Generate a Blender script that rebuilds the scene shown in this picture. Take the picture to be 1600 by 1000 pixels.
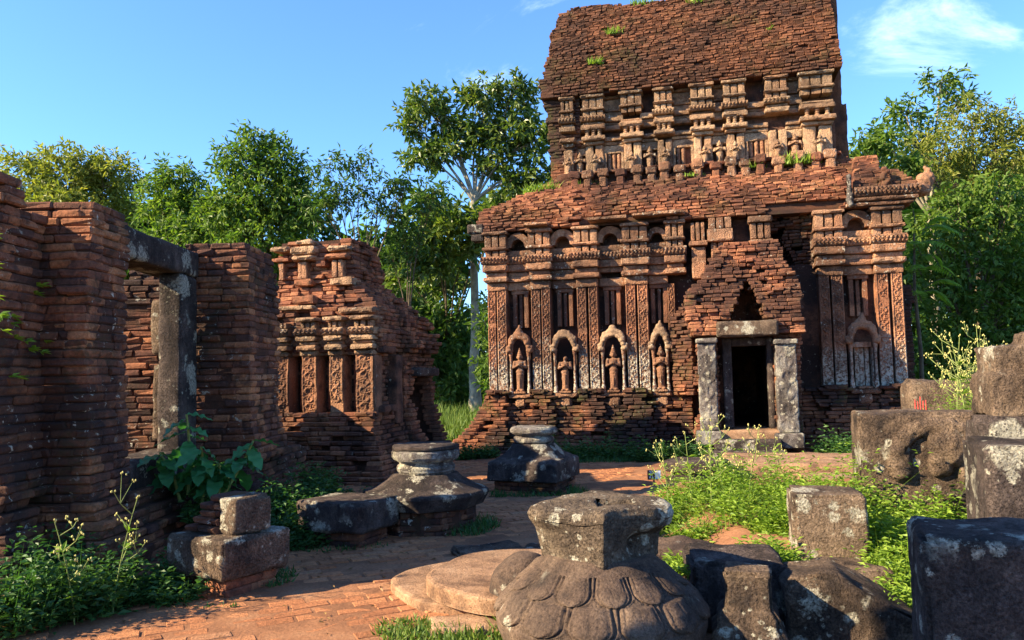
import bpy, bmesh, math, random
import numpy as np
from mathutils import Vector, Matrix

for _o in list(bpy.data.objects):
    bpy.data.objects.remove(_o)
scene = bpy.context.scene
COL = scene.collection

# ------------------------------------------------------------------ camera
F = 1200.0                       # focal length in pixels of a 1600 px wide picture
CAM = np.array([0.0, 0.0, 1.7])
PITCH = math.atan(85 / 1200)
ROLL = math.radians(-1.2)
cam_data = bpy.data.cameras.new('camera')
cam_data.sensor_width = 36.0
cam_data.lens = 36.0 * F / 1600.0
cam_data.clip_start = 0.05
cam_data.clip_end = 3000.0
cam = bpy.data.objects.new('camera', cam_data)
COL.objects.link(cam)
cam.matrix_world = Matrix.Translation(CAM) @ Matrix.Rotation(math.pi / 2 + PITCH, 4, 'X') @ Matrix.Rotation(ROLL, 4, 'Z')
scene.camera = cam

# ------------------------------------------------------------------ sky and sun
SUN_DIR = Vector((-0.955, -0.297, 0.0)).normalized()     # horizontal direction towards the sun
SUN_EL = math.radians(29.5)
world = bpy.data.worlds.new('World')
scene.world = world
world.use_nodes = True
wn = world.node_tree
wn.nodes.clear()
w_out = wn.nodes.new('ShaderNodeOutputWorld')
w_bg = wn.nodes.new('ShaderNodeBackground')
w_sky = wn.nodes.new('ShaderNodeTexSky')
w_sky.sky_type = 'NISHITA'
w_sky.sun_disc = False
w_sky.sun_elevation = SUN_EL
w_sky.sun_rotation = math.atan2(SUN_DIR.x, SUN_DIR.y)
w_sky.air_density = 1.0
w_sky.dust_density = 0.0
w_sky.ozone_density = 9.0
w_bg.inputs['Strength'].default_value = 0.115
# thin high cloud: a stretched noise on the sky direction
w_tc = wn.nodes.new('ShaderNodeTexCoord')
w_map = wn.nodes.new('ShaderNodeMapping')
w_map.inputs['Scale'].default_value = (2.2, 2.2, 5.0)
w_map.inputs['Location'].default_value = (4.53, -0.63, 3.41)
w_noise = wn.nodes.new('ShaderNodeTexNoise')
w_noise.inputs['Scale'].default_value = 1.15
w_noise.inputs['Detail'].default_value = 9
w_noise.inputs['Roughness'].default_value = 0.64
w_noise.inputs['Distortion'].default_value = 0.9
w_mr = wn.nodes.new('ShaderNodeMapRange')
w_mr.interpolation_type = 'SMOOTHSTEP'
w_mr.inputs['From Min'].default_value = 0.605
w_mr.inputs['From Max'].default_value = 0.82
w_mr.inputs['To Max'].default_value = 0.75
w_mix = wn.nodes.new('ShaderNodeMix')
w_mix.data_type = 'RGBA'
w_mix.inputs[7].default_value = (5.0, 6.0, 7.2, 1)
wl = wn.links.new
wl(w_tc.outputs['Generated'], w_map.inputs['Vector'])
wl(w_map.outputs['Vector'], w_noise.inputs['Vector'])
wl(w_noise.outputs['Fac'], w_mr.inputs['Value'])
wl(w_mr.outputs['Result'], w_mix.inputs[0])
wl(w_sky.outputs['Color'], w_mix.inputs[6])
wl(w_mix.outputs[2], w_bg.inputs['Color'])
wl(w_bg.outputs['Background'], w_out.inputs['Surface'])

sun_data = bpy.data.lights.new('sun', 'SUN')
sun_data.energy = 5.0
sun_data.angle = math.radians(0.53)
sun_data.color = (1.0, 0.83, 0.53)
sun = bpy.data.objects.new('sun', sun_data)
COL.objects.link(sun)
to_sun = Vector((SUN_DIR.x * math.cos(SUN_EL), SUN_DIR.y * math.cos(SUN_EL), math.sin(SUN_EL)))
sun.rotation_euler = to_sun.to_track_quat('Z', 'Y').to_euler()
sun.location = (-20, -10, 20)

scene.view_settings.view_transform = 'Standard'
scene.view_settings.look = 'None'
scene.view_settings.gamma = 1.0
scene.view_settings.exposure = 1.75
scene.cycles.max_bounces = 6
scene.cycles.diffuse_bounces = 3
scene.cycles.glossy_bounces = 2
scene.cycles.transmission_bounces = 3

# ------------------------------------------------------------------ where a point of the picture lies in the place
_R = np.array((Matrix.Rotation(math.pi / 2 + PITCH, 3, 'X') @ Matrix.Rotation(ROLL, 3, 'Z')))

def at(x, y, depth):
    d = _R @ np.array([(x - 800) / F, (500 - y) / F, -1.0])
    return CAM + d * (depth / d[1])

def gnd(x, y, z=0.0):
    d = _R @ np.array([(x - 800) / F, (500 - y) / F, -1.0])
    return CAM + d * ((z - CAM[2]) / d[2])

# ------------------------------------------------------------------ noise
def _hash(ix, iy, iz, seed):
    h = (ix.astype(np.uint32) * np.uint32(374761393) + iy.astype(np.uint32) * np.uint32(668265263)
         + iz.astype(np.uint32) * np.uint32(2246822519) + np.uint32((seed * 3266489917) & 0xffffffff))
    h = (h ^ (h >> np.uint32(13))) * np.uint32(1274126177)
    h = h ^ (h >> np.uint32(16))
    return (h & np.uint32(0xffffff)).astype(np.float64) / float(0xffffff)

def vnoise(p, seed=0):
    f = np.floor(p)
    i = f.astype(np.int64)
    t = p - f
    t = t * t * (3 - 2 * t)
    out = 0
    for dx in (0, 1):
        wx = t[:, 0] if dx else 1 - t[:, 0]
        for dy in (0, 1):
            wy = t[:, 1] if dy else 1 - t[:, 1]
            for dz in (0, 1):
                wz = t[:, 2] if dz else 1 - t[:, 2]
                out = out + wx * wy * wz * _hash(i[:, 0] + dx, i[:, 1] + dy, i[:, 2] + dz, seed)
    return out * 2 - 1

def fbm(p, freq=1.0, octaves=3, seed=0, gain=0.5):
    p = np.asarray(p, float) * freq
    a, s, tot = 1.0, 0, 0.0
    for k in range(octaves):
        s = s + a * vnoise(p + 17.3 * k, seed + k)
        tot += a
        a *= gain
        p = p * 2.03
    return s / tot

# ------------------------------------------------------------------ mesh building
class MB:
    """collects vertices and faces; build() makes ONE mesh object of them"""
    def __init__(self):
        self.v, self.q, self.t, self.n = [], [], [], 0

    def add(self, V, Fq=None, Ft=None):
        V = np.asarray(V, float).reshape(-1, 3)
        self.v.append(V)
        if Fq is not None and len(Fq):
            self.q.append(np.asarray(Fq, np.int64) + self.n)
        if Ft is not None and len(Ft):
            self.t.append(np.asarray(Ft, np.int64) + self.n)
        self.n += len(V)
        return self

    def mesh(self, name, mat=None, smooth=False):
        me = bpy.data.meshes.new(name)
        V = np.concatenate(self.v) if self.v else np.zeros((0, 3))
        q = np.concatenate(self.q) if self.q else np.zeros((0, 4), np.int64)
        t = np.concatenate(self.t) if self.t else np.zeros((0, 3), np.int64)
        nq, ntr = len(q), len(t)
        me.vertices.add(len(V))
        me.vertices.foreach_set('co', V.astype(np.float32).ravel())
        loops = np.concatenate([q.ravel(), t.ravel()]).astype(np.int32)
        me.loops.add(len(loops))
        me.loops.foreach_set('vertex_index', loops)
        me.polygons.add(nq + ntr)
        start = np.concatenate([np.arange(nq) * 4, nq * 4 + np.arange(ntr) * 3]).astype(np.int32)
        me.polygons.foreach_set('loop_start', start)
        me.update(calc_edges=True)
        me.polygons.foreach_set('use_smooth', np.full(nq + ntr, smooth, dtype=bool))
        if mat:
            me.materials.append(mat)
        return me

    def build(self, name, mat, parent=None, smooth=False):
        return link(name, self.mesh(name, mat, smooth), parent)

def link(name, me, parent=None, loc=None, rot=None, scale=None):
    o = bpy.data.objects.new(name, me)
    COL.objects.link(o)
    if parent is not None:
        o.parent = parent
    if loc is not None:
        o.location = loc
    if rot is not None:
        o.rotation_euler = rot
    if scale is not None:
        o.scale = scale
    return o

def tag(o, label, cat=None, group=None, kind=None):
    o['label'] = label
    if cat:
        o['category'] = cat
    if group:
        o['group'] = group
    if kind or cat:
        o['kind'] = kind or 'thing'
    return o

def empty(name, loc=(0, 0, 0), rz=0.0):
    o = bpy.data.objects.new(name, None)
    o.empty_display_size = 0.2
    COL.objects.link(o)
    o.location = loc
    o.rotation_euler = (0, 0, rz)
    return o

_lat = {}
def lattice(nx, ny, nz):
    key = (nx, ny, nz)
    if key in _lat:
        return _lat[key]
    P, Q = [], []
    def face(fixed, val, a, b, na, nb, flip):
        base = len(P)
        for i in range(na + 1):
            for j in range(nb + 1):
                c = [0, 0, 0]
                c[fixed], c[a], c[b] = val, i, j
                P.append(tuple(c))
        for i in range(na):
            for j in range(nb):
                k = base + i * (nb + 1) + j
                f = (k, k + nb + 1, k + nb + 2, k + 1)
                Q.append(f[::-1] if flip else f)
    face(2, nz, 0, 1, nx, ny, False); face(2, 0, 0, 1, nx, ny, True)
    face(0, nx, 1, 2, ny, nz, False); face(0, 0, 1, 2, ny, nz, True)
    face(1, ny, 0, 2, nx, nz, True); face(1, 0, 0, 2, nx, nz, False)
    Pa = np.array(P)
    u, inv = np.unique(Pa, axis=0, return_inverse=True)
    _lat[key] = (u.astype(float) / np.array([nx, ny, nz]), inv.reshape(-1)[np.array(Q)])
    return _lat[key]

def rblock(c0, c1, res=0.06, r=0.015, amp=0.008, seed=0, freq=4.0, shape=None, chip=0.0):
    """a worn block between two corners: rounded edges, uneven faces"""
    c0, c1 = np.asarray(c0, float), np.asarray(c1, float)
    s = c1 - c0
    n = np.maximum(1, np.minimum(60, np.round(s / res))).astype(int)
    V, Q = lattice(*n)
    P = c0 + V * s
    r = min(r, 0.45 * s.min())
    inner = np.clip(P, c0 + r, c1 - r)
    d = P - inner
    ln = np.linalg.norm(d, axis=1, keepdims=True)
    nd = d / np.maximum(ln, 1e-9)
    P = np.where(ln > 1e-9, inner + nd * r, P)
    nz = fbm(P + seed * 3.7, freq, 4, seed) * amp
    if chip:
        e = (np.abs(d) > r * 0.6).sum(1) >= 2
        nz = nz - np.where(e, chip * np.clip(fbm(P + 9.1 * seed, freq * 1.6, 2, seed + 5) + 0.25, 0, 1), 0)
    P = P + nd * nz[:, None]
    if shape is not None:
        P = shape(P)
    return P, Q

def rot2(P, ang, origin=(0, 0)):
    c, s = math.cos(ang), math.sin(ang)
    x, y = P[:, 0] - origin[0], P[:, 1] - origin[1]
    out = P.copy()
    out[:, 0] = origin[0] + c * x - s * y
    out[:, 1] = origin[1] + s * x + c * y
    return out

def grid_faces(nu, nv, wrap=False):
    i = np.arange(nu if wrap else nu - 1)
    j = np.arange(nv - 1)
    I, J = np.meshgrid(i, j, indexing='ij')
    I2 = (I + 1) % nu
    return np.stack([I * nv + J, I2 * nv + J, I2 * nv + J + 1, I * nv + J + 1], -1).reshape(-1, 4)

def polar(rf, zs, n=96):
    """closed body of revolution-like surface; rf(theta, z) -> radius, capped top and bottom"""
    th = np.linspace(0, 2 * math.pi, n, endpoint=False)
    zs = np.asarray(zs, float)
    T, Z = np.meshgrid(th, zs, indexing='ij')
    Rr = rf(T, Z)
    P = np.stack([Rr * np.cos(T), Rr * np.sin(T), Z], -1).reshape(-1, 3)
    Q = grid_faces(n, len(zs), True)
    m = len(zs)
    k = len(P)
    P = np.vstack([P, [[0, 0, zs[0]], [0, 0, zs[-1]]]])
    i = np.arange(n)
    j = (i + 1) % n
    T3 = np.vstack([np.stack([np.full(n, k), j * m, i * m], -1), np.stack([np.full(n, k + 1), i * m + m - 1, j * m + m - 1], -1)])
    return P, Q, T3

def tube(pts, rad, n=8):
    pts = np.asarray(pts, float)
    m = len(pts)
    rad = np.broadcast_to(np.asarray(rad, float), (m,))
    tan = np.gradient(pts, axis=0)
    tan /= np.maximum(np.linalg.norm(tan, axis=1, keepdims=True), 1e-9)
    ref = np.array([1.0, 0, 0]) if abs(tan[:, 0]).mean() < 0.7 else np.array([0, 1.0, 0])
    a = np.cross(tan, ref)
    a /= np.maximum(np.linalg.norm(a, axis=1, keepdims=True), 1e-9)
    b = np.cross(tan, a)
    th = np.linspace(0, 2 * math.pi, n, endpoint=False)
    P = (pts[None] + (np.cos(th)[:, None, None] * a[None] + np.sin(th)[:, None, None] * b[None]) * rad[None, :, None]).reshape(-1, 3)
    return P, grid_faces(n, m, True)[:, ::-1]

def ico(c, r, sub=2):
    bm = bmesh.new()
    bmesh.ops.create_icosphere(bm, subdivisions=sub, radius=1.0)
    V = np.array([v.co[:] for v in bm.verts]) * np.asarray(r) + np.asarray(c)
    T = np.array([[v.index for v in f.verts] for f in bm.faces])
    bm.free()
    return V, T

def capsule(a, b, ra, rb, k=6):
    """overlapping balls along a bone, for melted-together carving"""
    a, b = np.asarray(a, float), np.asarray(b, float)
    out = []
    for i in range(k + 1):
        t = i / k
        r = ra + (rb - ra) * t
        out.append((a + (b - a) * t, (r, r, r)))
    return out

def remesh(balls, boxes, voxel, name, smooth_it=2, noise_amp=0.0, seed=0):
    """melts balls and blocks into one continuous surface"""
    mb = MB()
    for c, r in balls:
        V, T = ico(c, r, 2)
        mb.add(V, None, T)
    for c0, c1 in boxes:
        V, Q = rblock(c0, c1, 0.2, 0.0, 0.0)
        mb.add(V, Q)
    me = mb.mesh(name + '_tmp')
    o = bpy.data.objects.new(name + '_tmp', me)
    COL.objects.link(o)
    m = o.modifiers.new('r', 'REMESH')
    m.mode = 'VOXEL'
    m.voxel_size = voxel
    if smooth_it:
        s = o.modifiers.new('s', 'SMOOTH')
        s.iterations = smooth_it
        s.factor = 0.5
    dg = bpy.context.evaluated_depsgraph_get()
    res = bpy.data.meshes.new_from_object(o.evaluated_get(dg))
    bpy.data.objects.remove(o)
    bpy.data.meshes.remove(me)
    res.name = name
    n = len(res.vertices)
    co = np.zeros(n * 3, np.float32)
    res.vertices.foreach_get('co', co)
    if noise_amp:
        nr = np.zeros(n * 3, np.float32)
        res.vertices.foreach_get('normal', nr)
        P = co.reshape(-1, 3).astype(float)
        P = P + nr.reshape(-1, 3) * (fbm(P + seed, 14.0, 3, seed) * noise_amp)[:, None]
        res.vertices.foreach_set('co', P.astype(np.float32).ravel())
    res.polygons.foreach_set('use_smooth', np.ones(len(res.polygons), dtype=bool))
    res.update()
    return res

# ------------------------------------------------------------------ materials
class NT:
    def __init__(self, name):
        self.m = bpy.data.materials.new(name)
        self.m.use_nodes = True
        self.t = self.m.node_tree
        self.t.nodes.clear()
        self.out = self.t.nodes.new('ShaderNodeOutputMaterial')
        self.b = self.t.nodes.new('ShaderNodeBsdfPrincipled')
        self.t.links.new(self.b.outputs[0], self.out.inputs['Surface'])
        g = self.t.nodes.new('ShaderNodeNewGeometry')
        oi = self.t.nodes.new('ShaderNodeObjectInfo')
        self.pos = g.outputs['Position']
        self.nor = g.outputs['Normal']
        self.isl = g.outputs['Random Per Island']
        self.orn = oi.outputs['Random']

    def put(self, sock, v):
        if isinstance(v, bpy.types.NodeSocket):
            self.t.links.new(v, sock)
        else:
            sock.default_value = v

    def noise(self, scale, detail=4, rough=0.55, dist=0.0, vec=None):
        n = self.t.nodes.new('ShaderNodeTexNoise')
        self.put(n.inputs['Vector'], vec if vec is not None else self.pos)
        n.inputs['Scale'].default_value = scale
        n.inputs['Detail'].default_value = detail
        n.inputs['Roughness'].default_value = rough
        n.inputs['Distortion'].default_value = dist
        return n.outputs['Fac']

    def voro(self, scale, feature='F1', vec=None):
        n = self.t.nodes.new('ShaderNodeTexVoronoi')
        n.feature = feature
        self.put(n.inputs['Vector'], vec if vec is not None else self.pos)
        n.inputs['Scale'].default_value = scale
        return n.outputs['Distance']

    def ramp(self, fac, stops, const=False):
        n = self.t.nodes.new('ShaderNodeValToRGB')
        cr = n.color_ramp
        if const:
            cr.interpolation = 'CONSTANT'
        while len(cr.elements) < len(stops):
            cr.elements.new(0.5)
        for e, (p, c) in zip(cr.elements, stops):
            e.position = p
            e.color = (*c, 1)
        self.put(n.inputs['Fac'], fac)
        return n.outputs['Color']

    def mix(self, fac, a, b, mode='MIX'):
        n = self.t.nodes.new('ShaderNodeMix')
        n.data_type = 'RGBA'
        n.blend_type = mode
        self.put(n.inputs[0], fac)
        for s, v in ((n.inputs[6], a), (n.inputs[7], b)):
            self.put(s, (*v, 1) if isinstance(v, tuple) and len(v) == 3 else v)
        return n.outputs[2]

    def math(self, op, a, b=0.0):
        n = self.t.nodes.new('ShaderNodeMath')
        n.operation = op
        self.put(n.inputs[0], a)
        self.put(n.inputs[1], b)
        return n.outputs[0]

    def rng(self, v, a, b, c=0.0, d=1.0):
        n = self.t.nodes.new('ShaderNodeMapRange')
        n.interpolation_type = 'SMOOTHSTEP'
        self.put(n.inputs['Value'], v)
        for k, x in zip(('From Min', 'From Max', 'To Min', 'To Max'), (a, b, c, d)):
            n.inputs[k].default_value = x
        return n.outputs['Result']

    def zed(self):
        n = self.t.nodes.new('ShaderNodeSeparateXYZ')
        self.t.links.new(self.pos, n.inputs[0])
        return n.outputs['Z']

    def bump(self, h, strength=0.5, dist=0.01):
        n = self.t.nodes.new('ShaderNodeBump')
        n.inputs['Strength'].default_value = strength
        n.inputs['Distance'].default_value = dist
        self.put(n.inputs['Height'], h)
        self.t.links.new(n.outputs['Normal'], self.b.inputs['Normal'])

    def done(self, color, rough=0.9, spec=0.2):
        self.put(self.b.inputs['Base Color'], color)
        self.put(self.b.inputs['Roughness'], rough)
        self.b.inputs['Specular IOR Level'].default_value = spec
        return self.m

BRICK_RED = [(0.0, (0.08, 0.036, 0.026)), (0.2, (0.17, 0.066, 0.042)), (0.45, (0.265, 0.102, 0.058)), (0.7, (0.33, 0.135, 0.072)), (0.88, (0.41, 0.18, 0.095)), (1.0, (0.27, 0.145, 0.095))]
BRICK_DARK = [(0.0, (0.04, 0.022, 0.018)), (0.25, (0.09, 0.04, 0.03)), (0.5, (0.17, 0.066, 0.04)), (0.75, (0.27, 0.11, 0.055)), (0.9, (0.36, 0.155, 0.075)), (1.0, (0.20, 0.115, 0.08))]
BRICK_PAVE = [(0.0, (0.27, 0.11, 0.055)), (0.4, (0.40, 0.165, 0.078)), (0.75, (0.48, 0.21, 0.10)), (1.0, (0.38, 0.20, 0.115))]
WHITE = (0.50, 0.455, 0.375)

def m_brick(name, pal, film=0.5, grime=0.6, lichen=0.63, lich_amt=0.8, moss=0.0, carve=0.0, zwhite=None, tone=1.0):
    """fired brick: every piece its own colour, black film, pale lichen, moss"""
    k = NT(name)
    rnd = k.math('FRACT', k.math('ADD', k.isl, k.orn))
    mixr = k.math('ADD', k.math('MULTIPLY', rnd, 0.68), k.math('MULTIPLY', k.rng(k.noise(1.3, 4, 0.6), 0.3, 0.7), 0.32))
    col = k.ramp(mixr, pal)
    if tone != 1.0:
        col = k.mix(1.0, col, (tone, tone, tone), 'MULTIPLY')
    fine = k.noise(38, 5, 0.7)
    col = k.mix(1.0, col, k.ramp(fine, [(0.3, (0.55, 0.55, 0.55)), (0.7, (1.35, 1.3, 1.25))]), 'MULTIPLY')
    g = k.noise(5.5, 6, 0.65)
    col = k.mix(k.rng(g, 0.46, 0.68, 0, grime), col, (0.042, 0.026, 0.021))
    big = k.noise(0.75, 5, 0.6)
    col = k.mix(k.rng(big, 0.42, 0.58, 0, film), col, (0.026, 0.019, 0.018))
    if moss:
        mo = k.math('MULTIPLY', k.rng(k.noise(1.6, 5, 0.6), 0.5, 0.64), k.rng(k.noise(22, 4, 0.7), 0.38, 0.6))
        col = k.mix(k.math('MULTIPLY', mo, moss), col, (0.06, 0.062, 0.02))
    li = k.math('MULTIPLY', k.rng(k.noise(13, 5, 0.66, 0.4), lichen, lichen + 0.05), k.rng(k.noise(1.5, 3, 0.5), 0.42, 0.6))
    col = k.mix(k.math('MULTIPLY', li, lich_amt), col, WHITE)
    if zwhite:
        z0, z1, amt = zwhite
        edge = k.math('ADD', k.zed(), k.math('MULTIPLY', k.math('SUBTRACT', k.noise(2.4, 4, 0.6), 0.5), 2.4))
        patch = k.math('MULTIPLY', k.rng(edge, z1, z0), k.rng(k.noise(17, 5, 0.7, 0.3), 0.42, 0.56))
        col = k.mix(k.math('MULTIPLY', patch, amt), col, WHITE)
    h = k.math('ADD', k.noise(42, 5, 0.7), k.math('MULTIPLY', k.noise(150, 3, 0.6), 0.4))
    if carve:
        h = k.math('ADD', h, k.math('MULTIPLY', k.rng(k.voro(30), 0.05, 0.5), -carve))
    k.bump(h, 0.85, 0.032 if carve else 0.018)
    return k.done(col, 0.92, 0.15)

def m_stone(name, base=(0.13, 0.085, 0.065), dark=(0.035, 0.026, 0.024), light=(0.25, 0.18, 0.13), lichen=0.6, lich_amt=0.85, film=0.6, warm=0.0, bump=0.9):
    """weathered sandstone: pitted crust, worn edges, black streaks, crusts of lichen of all sizes"""
    k = NT(name)
    a = k.noise(2.6, 8, 0.7, 0.3)
    col = k.ramp(a, [(0.34, dark), (0.48, base), (0.66, light)])
    col = k.mix(1.0, col, k.ramp(k.noise(75, 5, 0.8), [(0.3, (0.4,) * 3), (0.7, (1.55,) * 3)]), 'MULTIPLY')
    # run-off streaks
    mp = k.t.nodes.new('ShaderNodeMapping')
    mp.inputs['Scale'].default_value = (1.0, 1.0, 0.16)
    k.put(mp.inputs['Vector'], k.pos)
    st = k.noise(7.0, 6, 0.65, 0.2, mp.outputs['Vector'])
    col = k.mix(k.rng(st, 0.47, 0.66, 0, film), col, (0.024, 0.019, 0.018))
    col = k.mix(k.rng(k.noise(1.5, 5, 0.65), 0.45, 0.62, 0, film * 0.8), col, (0.03, 0.024, 0.022))
    g = k.t.nodes.new('ShaderNodeNewGeometry')
    worn = k.math('MULTIPLY', k.rng(g.outputs['Pointiness'], 0.515, 0.60), k.rng(k.noise(9, 5, 0.7), 0.40, 0.62))
    col = k.mix(k.math('MULTIPLY', worn, 0.6), col, light)
    pits = k.noise(55, 4, 0.7)
    col = k.mix(k.rng(pits, 0.58, 0.70, 0, 0.75), col, (0.016, 0.013, 0.012))
    wob = k.math('MULTIPLY', k.math('SUBTRACT', k.noise(14, 6, 0.75), 0.5), 0.9)
    tone = k.ramp(k.noise(38, 5, 0.75), [(0.3, (0.20, 0.18, 0.14)), (0.5, (0.44, 0.40, 0.32)), (0.7, (0.60, 0.55, 0.44))])
    for sc, th, ms, lo in ((2.8, 0.36, 1.5, lichen - 0.07), (6.5, 0.30, 2.2, lichen - 0.06), (15.0, 0.20, 3.0, lichen - 0.03)):
        vv = k.math('ADD', k.voro(sc), wob)
        spot = k.math('MULTIPLY', k.rng(vv, th, th - 0.10), k.rng(k.noise(ms, 4, 0.6), lo, lo + 0.08))
        crust = k.math('MULTIPLY', spot, k.rng(k.noise(48, 4, 0.7), 0.33, 0.52))
        col = k.mix(k.math('MULTIPLY', crust, lich_amt), col, tone)
    h = k.math('ADD', k.noise(11, 7, 0.75), k.math('MULTIPLY', k.rng(pits, 0.45, 0.75), -0.5))
    k.bump(h, bump, 0.045)
    return k.done(col, 0.94, 0.12)

def m_leaf(name, cols, trans=0.35, rough=0.5, spec=0.35):
    k = NT(name)
    f = k.math('FRACT', k.math('ADD', k.isl, k.orn))
    f = k.math('ADD', k.math('MULTIPLY', f, 0.62), k.math('MULTIPLY', k.noise(0.55, 3, 0.5), 0.38))
    n = len(cols)
    col = k.ramp(f, [(0.15 + 0.7 * i / (n - 1), c) for i, c in enumerate(cols)])
    k.done(col, rough, spec)
    tr = k.t.nodes.new('ShaderNodeBsdfTranslucent')
    k.put(tr.inputs['Color'], k.mix(1.0, col, (1.25, 1.35, 0.6), 'MULTIPLY'))
    mx = k.t.nodes.new('ShaderNodeMixShader')
    mx.inputs[0].default_value = trans
    k.t.links.new(k.b.outputs[0], mx.inputs[1])
    k.t.links.new(tr.outputs[0], mx.inputs[2])
    k.t.links.new(mx.outputs[0], k.out.inputs['Surface'])
    return k.m

def m_plain(name, color, rough=0.8, var=0.3, scale=20, spec=0.2, bump=0.3):
    k = NT(name)
    n = k.noise(scale, 5, 0.65)
    col = k.mix(1.0, color, k.ramp(n, [(0.3, (1 - var,) * 3), (0.7, (1 + var,) * 3)]), 'MULTIPLY')
    k.bump(n, bump, 0.01)
    return k.done(col, rough, spec)

M = {}
M['brick_tower'] = m_brick('tower_brick', BRICK_RED, 0.72, 0.62, 0.65, 0.6, moss=0.5, tone=1.05)
M['brick_roof'] = m_brick('roof_brick', BRICK_RED, 0.6, 0.55, 0.68, 0.5, moss=0.4)
M['brick_top'] = m_brick('crown_brick', [(0.0, (0.10, 0.045, 0.028)), (0.5, (0.17, 0.07, 0.04)), (0.9, (0.22, 0.092, 0.05)), (1.0, (0.28, 0.11, 0.055))], 0.55, 0.55, 0.67, 0.5, moss=0.45)
M['brick_gate'] = m_brick('gate_brick', BRICK_RED, 0.6, 0.6, 0.66, 0.6, moss=0.15)
M['brick_left'] = m_brick('wall_brick', BRICK_DARK, 0.75, 0.75, 0.61, 0.75, moss=0.25, tone=1.25)
M['brick_base'] = m_brick('base_brick', BRICK_RED, 0.85, 0.75, 0.64, 0.55, moss=0.85, tone=0.85)
M['core_dark'] = m_brick('joint_earth', [(0, (0.07, 0.03, 0.02)), (1, (0.12, 0.05, 0.03))], 0.6, 0.6, 0.75, 0.3, moss=0.3)
M['carved'] = m_brick('carved_brick', [(0.0, (0.33, 0.155, 0.09)), (0.5, (0.40, 0.205, 0.12)), (1.0, (0.44, 0.25, 0.155))], 0.65, 0.65, 0.58, 0.75, carve=0.8, tone=1.0)
M['pilaster'] = m_brick('pilaster_brick', [(0.0, (0.31, 0.125, 0.07)), (0.5, (0.38, 0.17, 0.095)), (1.0, (0.42, 0.21, 0.125))], 0.6, 0.65, 0.61, 0.7, carve=0.3, zwhite=(1.4, 2.4, 0.85))
M['niche_back'] = m_brick('niche_wall', [(0.0, (0.16, 0.07, 0.045)), (1.0, (0.24, 0.11, 0.07))], 0.9, 0.8, 0.62, 0.6, carve=0.2)  # black film, plus a darker palette that carries the shade of the bays
M['carved_pale'] = m_brick('pale_carved_brick', [(0.0, (0.36, 0.195, 0.115)), (0.5, (0.46, 0.28, 0.17)), (1.0, (0.52, 0.35, 0.225))], 0.6, 0.68, 0.60, 0.7, carve=0.7)
M['pilaster_gate'] = m_brick('gate_pilaster_brick', [(0.0, (0.30, 0.13, 0.075)), (1.0, (0.42, 0.22, 0.13))], 0.5, 0.65, 0.62, 0.6, carve=0.4)
M['figure'] = m_brick('carved_figure', [(0.0, (0.27, 0.13, 0.075)), (1.0, (0.33, 0.17, 0.10))], 0.35, 0.55, 0.60, 0.7)
M['pale_carving'] = m_brick('pale_carving', [(0.0, (0.33, 0.20, 0.125)), (1.0, (0.40, 0.265, 0.17))], 0.4, 0.65, 0.57, 0.75)
M['stone_white'] = m_stone('lichened_stone', (0.16, 0.13, 0.12), (0.04, 0.034, 0.034), (0.34, 0.31, 0.28), lichen=0.42, lich_amt=0.9, film=0.6)
M['stone'] = m_stone('brown_sandstone', (0.135, 0.09, 0.064), (0.035, 0.026, 0.023), (0.25, 0.172, 0.118), lichen=0.56, film=0.5)
M['stone_dark'] = m_stone('dark_sandstone', (0.075, 0.055, 0.05), (0.024, 0.019, 0.019), (0.15, 0.11, 0.095), lichen=0.545, film=0.7)
M['stone_spot'] = m_stone('spotted_sandstone', (0.145, 0.097, 0.07), (0.038, 0.028, 0.025), (0.26, 0.18, 0.125), lichen=0.485, lich_amt=0.95, film=0.42)
M['stone_warm'] = m_stone('warm_sandstone', (0.30, 0.17, 0.10), (0.14, 0.078, 0.05), (0.42, 0.26, 0.16), lichen=0.72, lich_amt=0.5, film=0.25, bump=0.45)
M['stone_crust'] = m_stone('lichen_crusted_stone', (0.125, 0.09, 0.066), (0.035, 0.027, 0.024), (0.23, 0.17, 0.12), lichen=0.40, lich_amt=1.0, film=0.4)
M['stone_lotus'] = m_stone('lotus_sandstone', (0.098, 0.064, 0.048), (0.04, 0.029, 0.025), (0.16, 0.108, 0.078), lichen=0.68, lich_amt=0.6, film=0.35, bump=0.5)
M['paver'] = m_brick('paving_brick', BRICK_PAVE, 0.12, 0.22, 0.76, 0.3, moss=0.12)
M['grass'] = m_leaf('grass_blade', [(0.05, 0.10, 0.015), (0.10, 0.17, 0.025), (0.20, 0.24, 0.05)], 0.3, 0.6)
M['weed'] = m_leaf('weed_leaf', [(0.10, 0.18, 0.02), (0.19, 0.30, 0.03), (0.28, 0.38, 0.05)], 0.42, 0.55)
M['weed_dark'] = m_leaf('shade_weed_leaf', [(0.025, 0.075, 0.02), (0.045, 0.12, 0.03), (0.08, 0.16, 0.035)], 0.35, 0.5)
M['stem'] = m_plain('green_stem', (0.20, 0.24, 0.07), 0.6, 0.3)
M['flower'] = m_plain('dry_flower', (0.50, 0.44, 0.15), 0.7, 0.25)
M['bark'] = m_plain('brown_bark', (0.10, 0.075, 0.05), 0.9, 0.5, 6, bump=0.8)
M['bark_pale'] = m_plain('pale_bark', (0.24, 0.205, 0.15), 0.9, 0.6, 3, bump=0.8)
M['fol_yellow'] = m_leaf('yellow_green_foliage', [(0.11, 0.14, 0.022), (0.20, 0.225, 0.04), (0.32, 0.30, 0.065)], 0.45)
M['fol_green'] = m_leaf('green_foliage', [(0.05, 0.105, 0.016), (0.10, 0.175, 0.026), (0.19, 0.25, 0.045)], 0.45)
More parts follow.
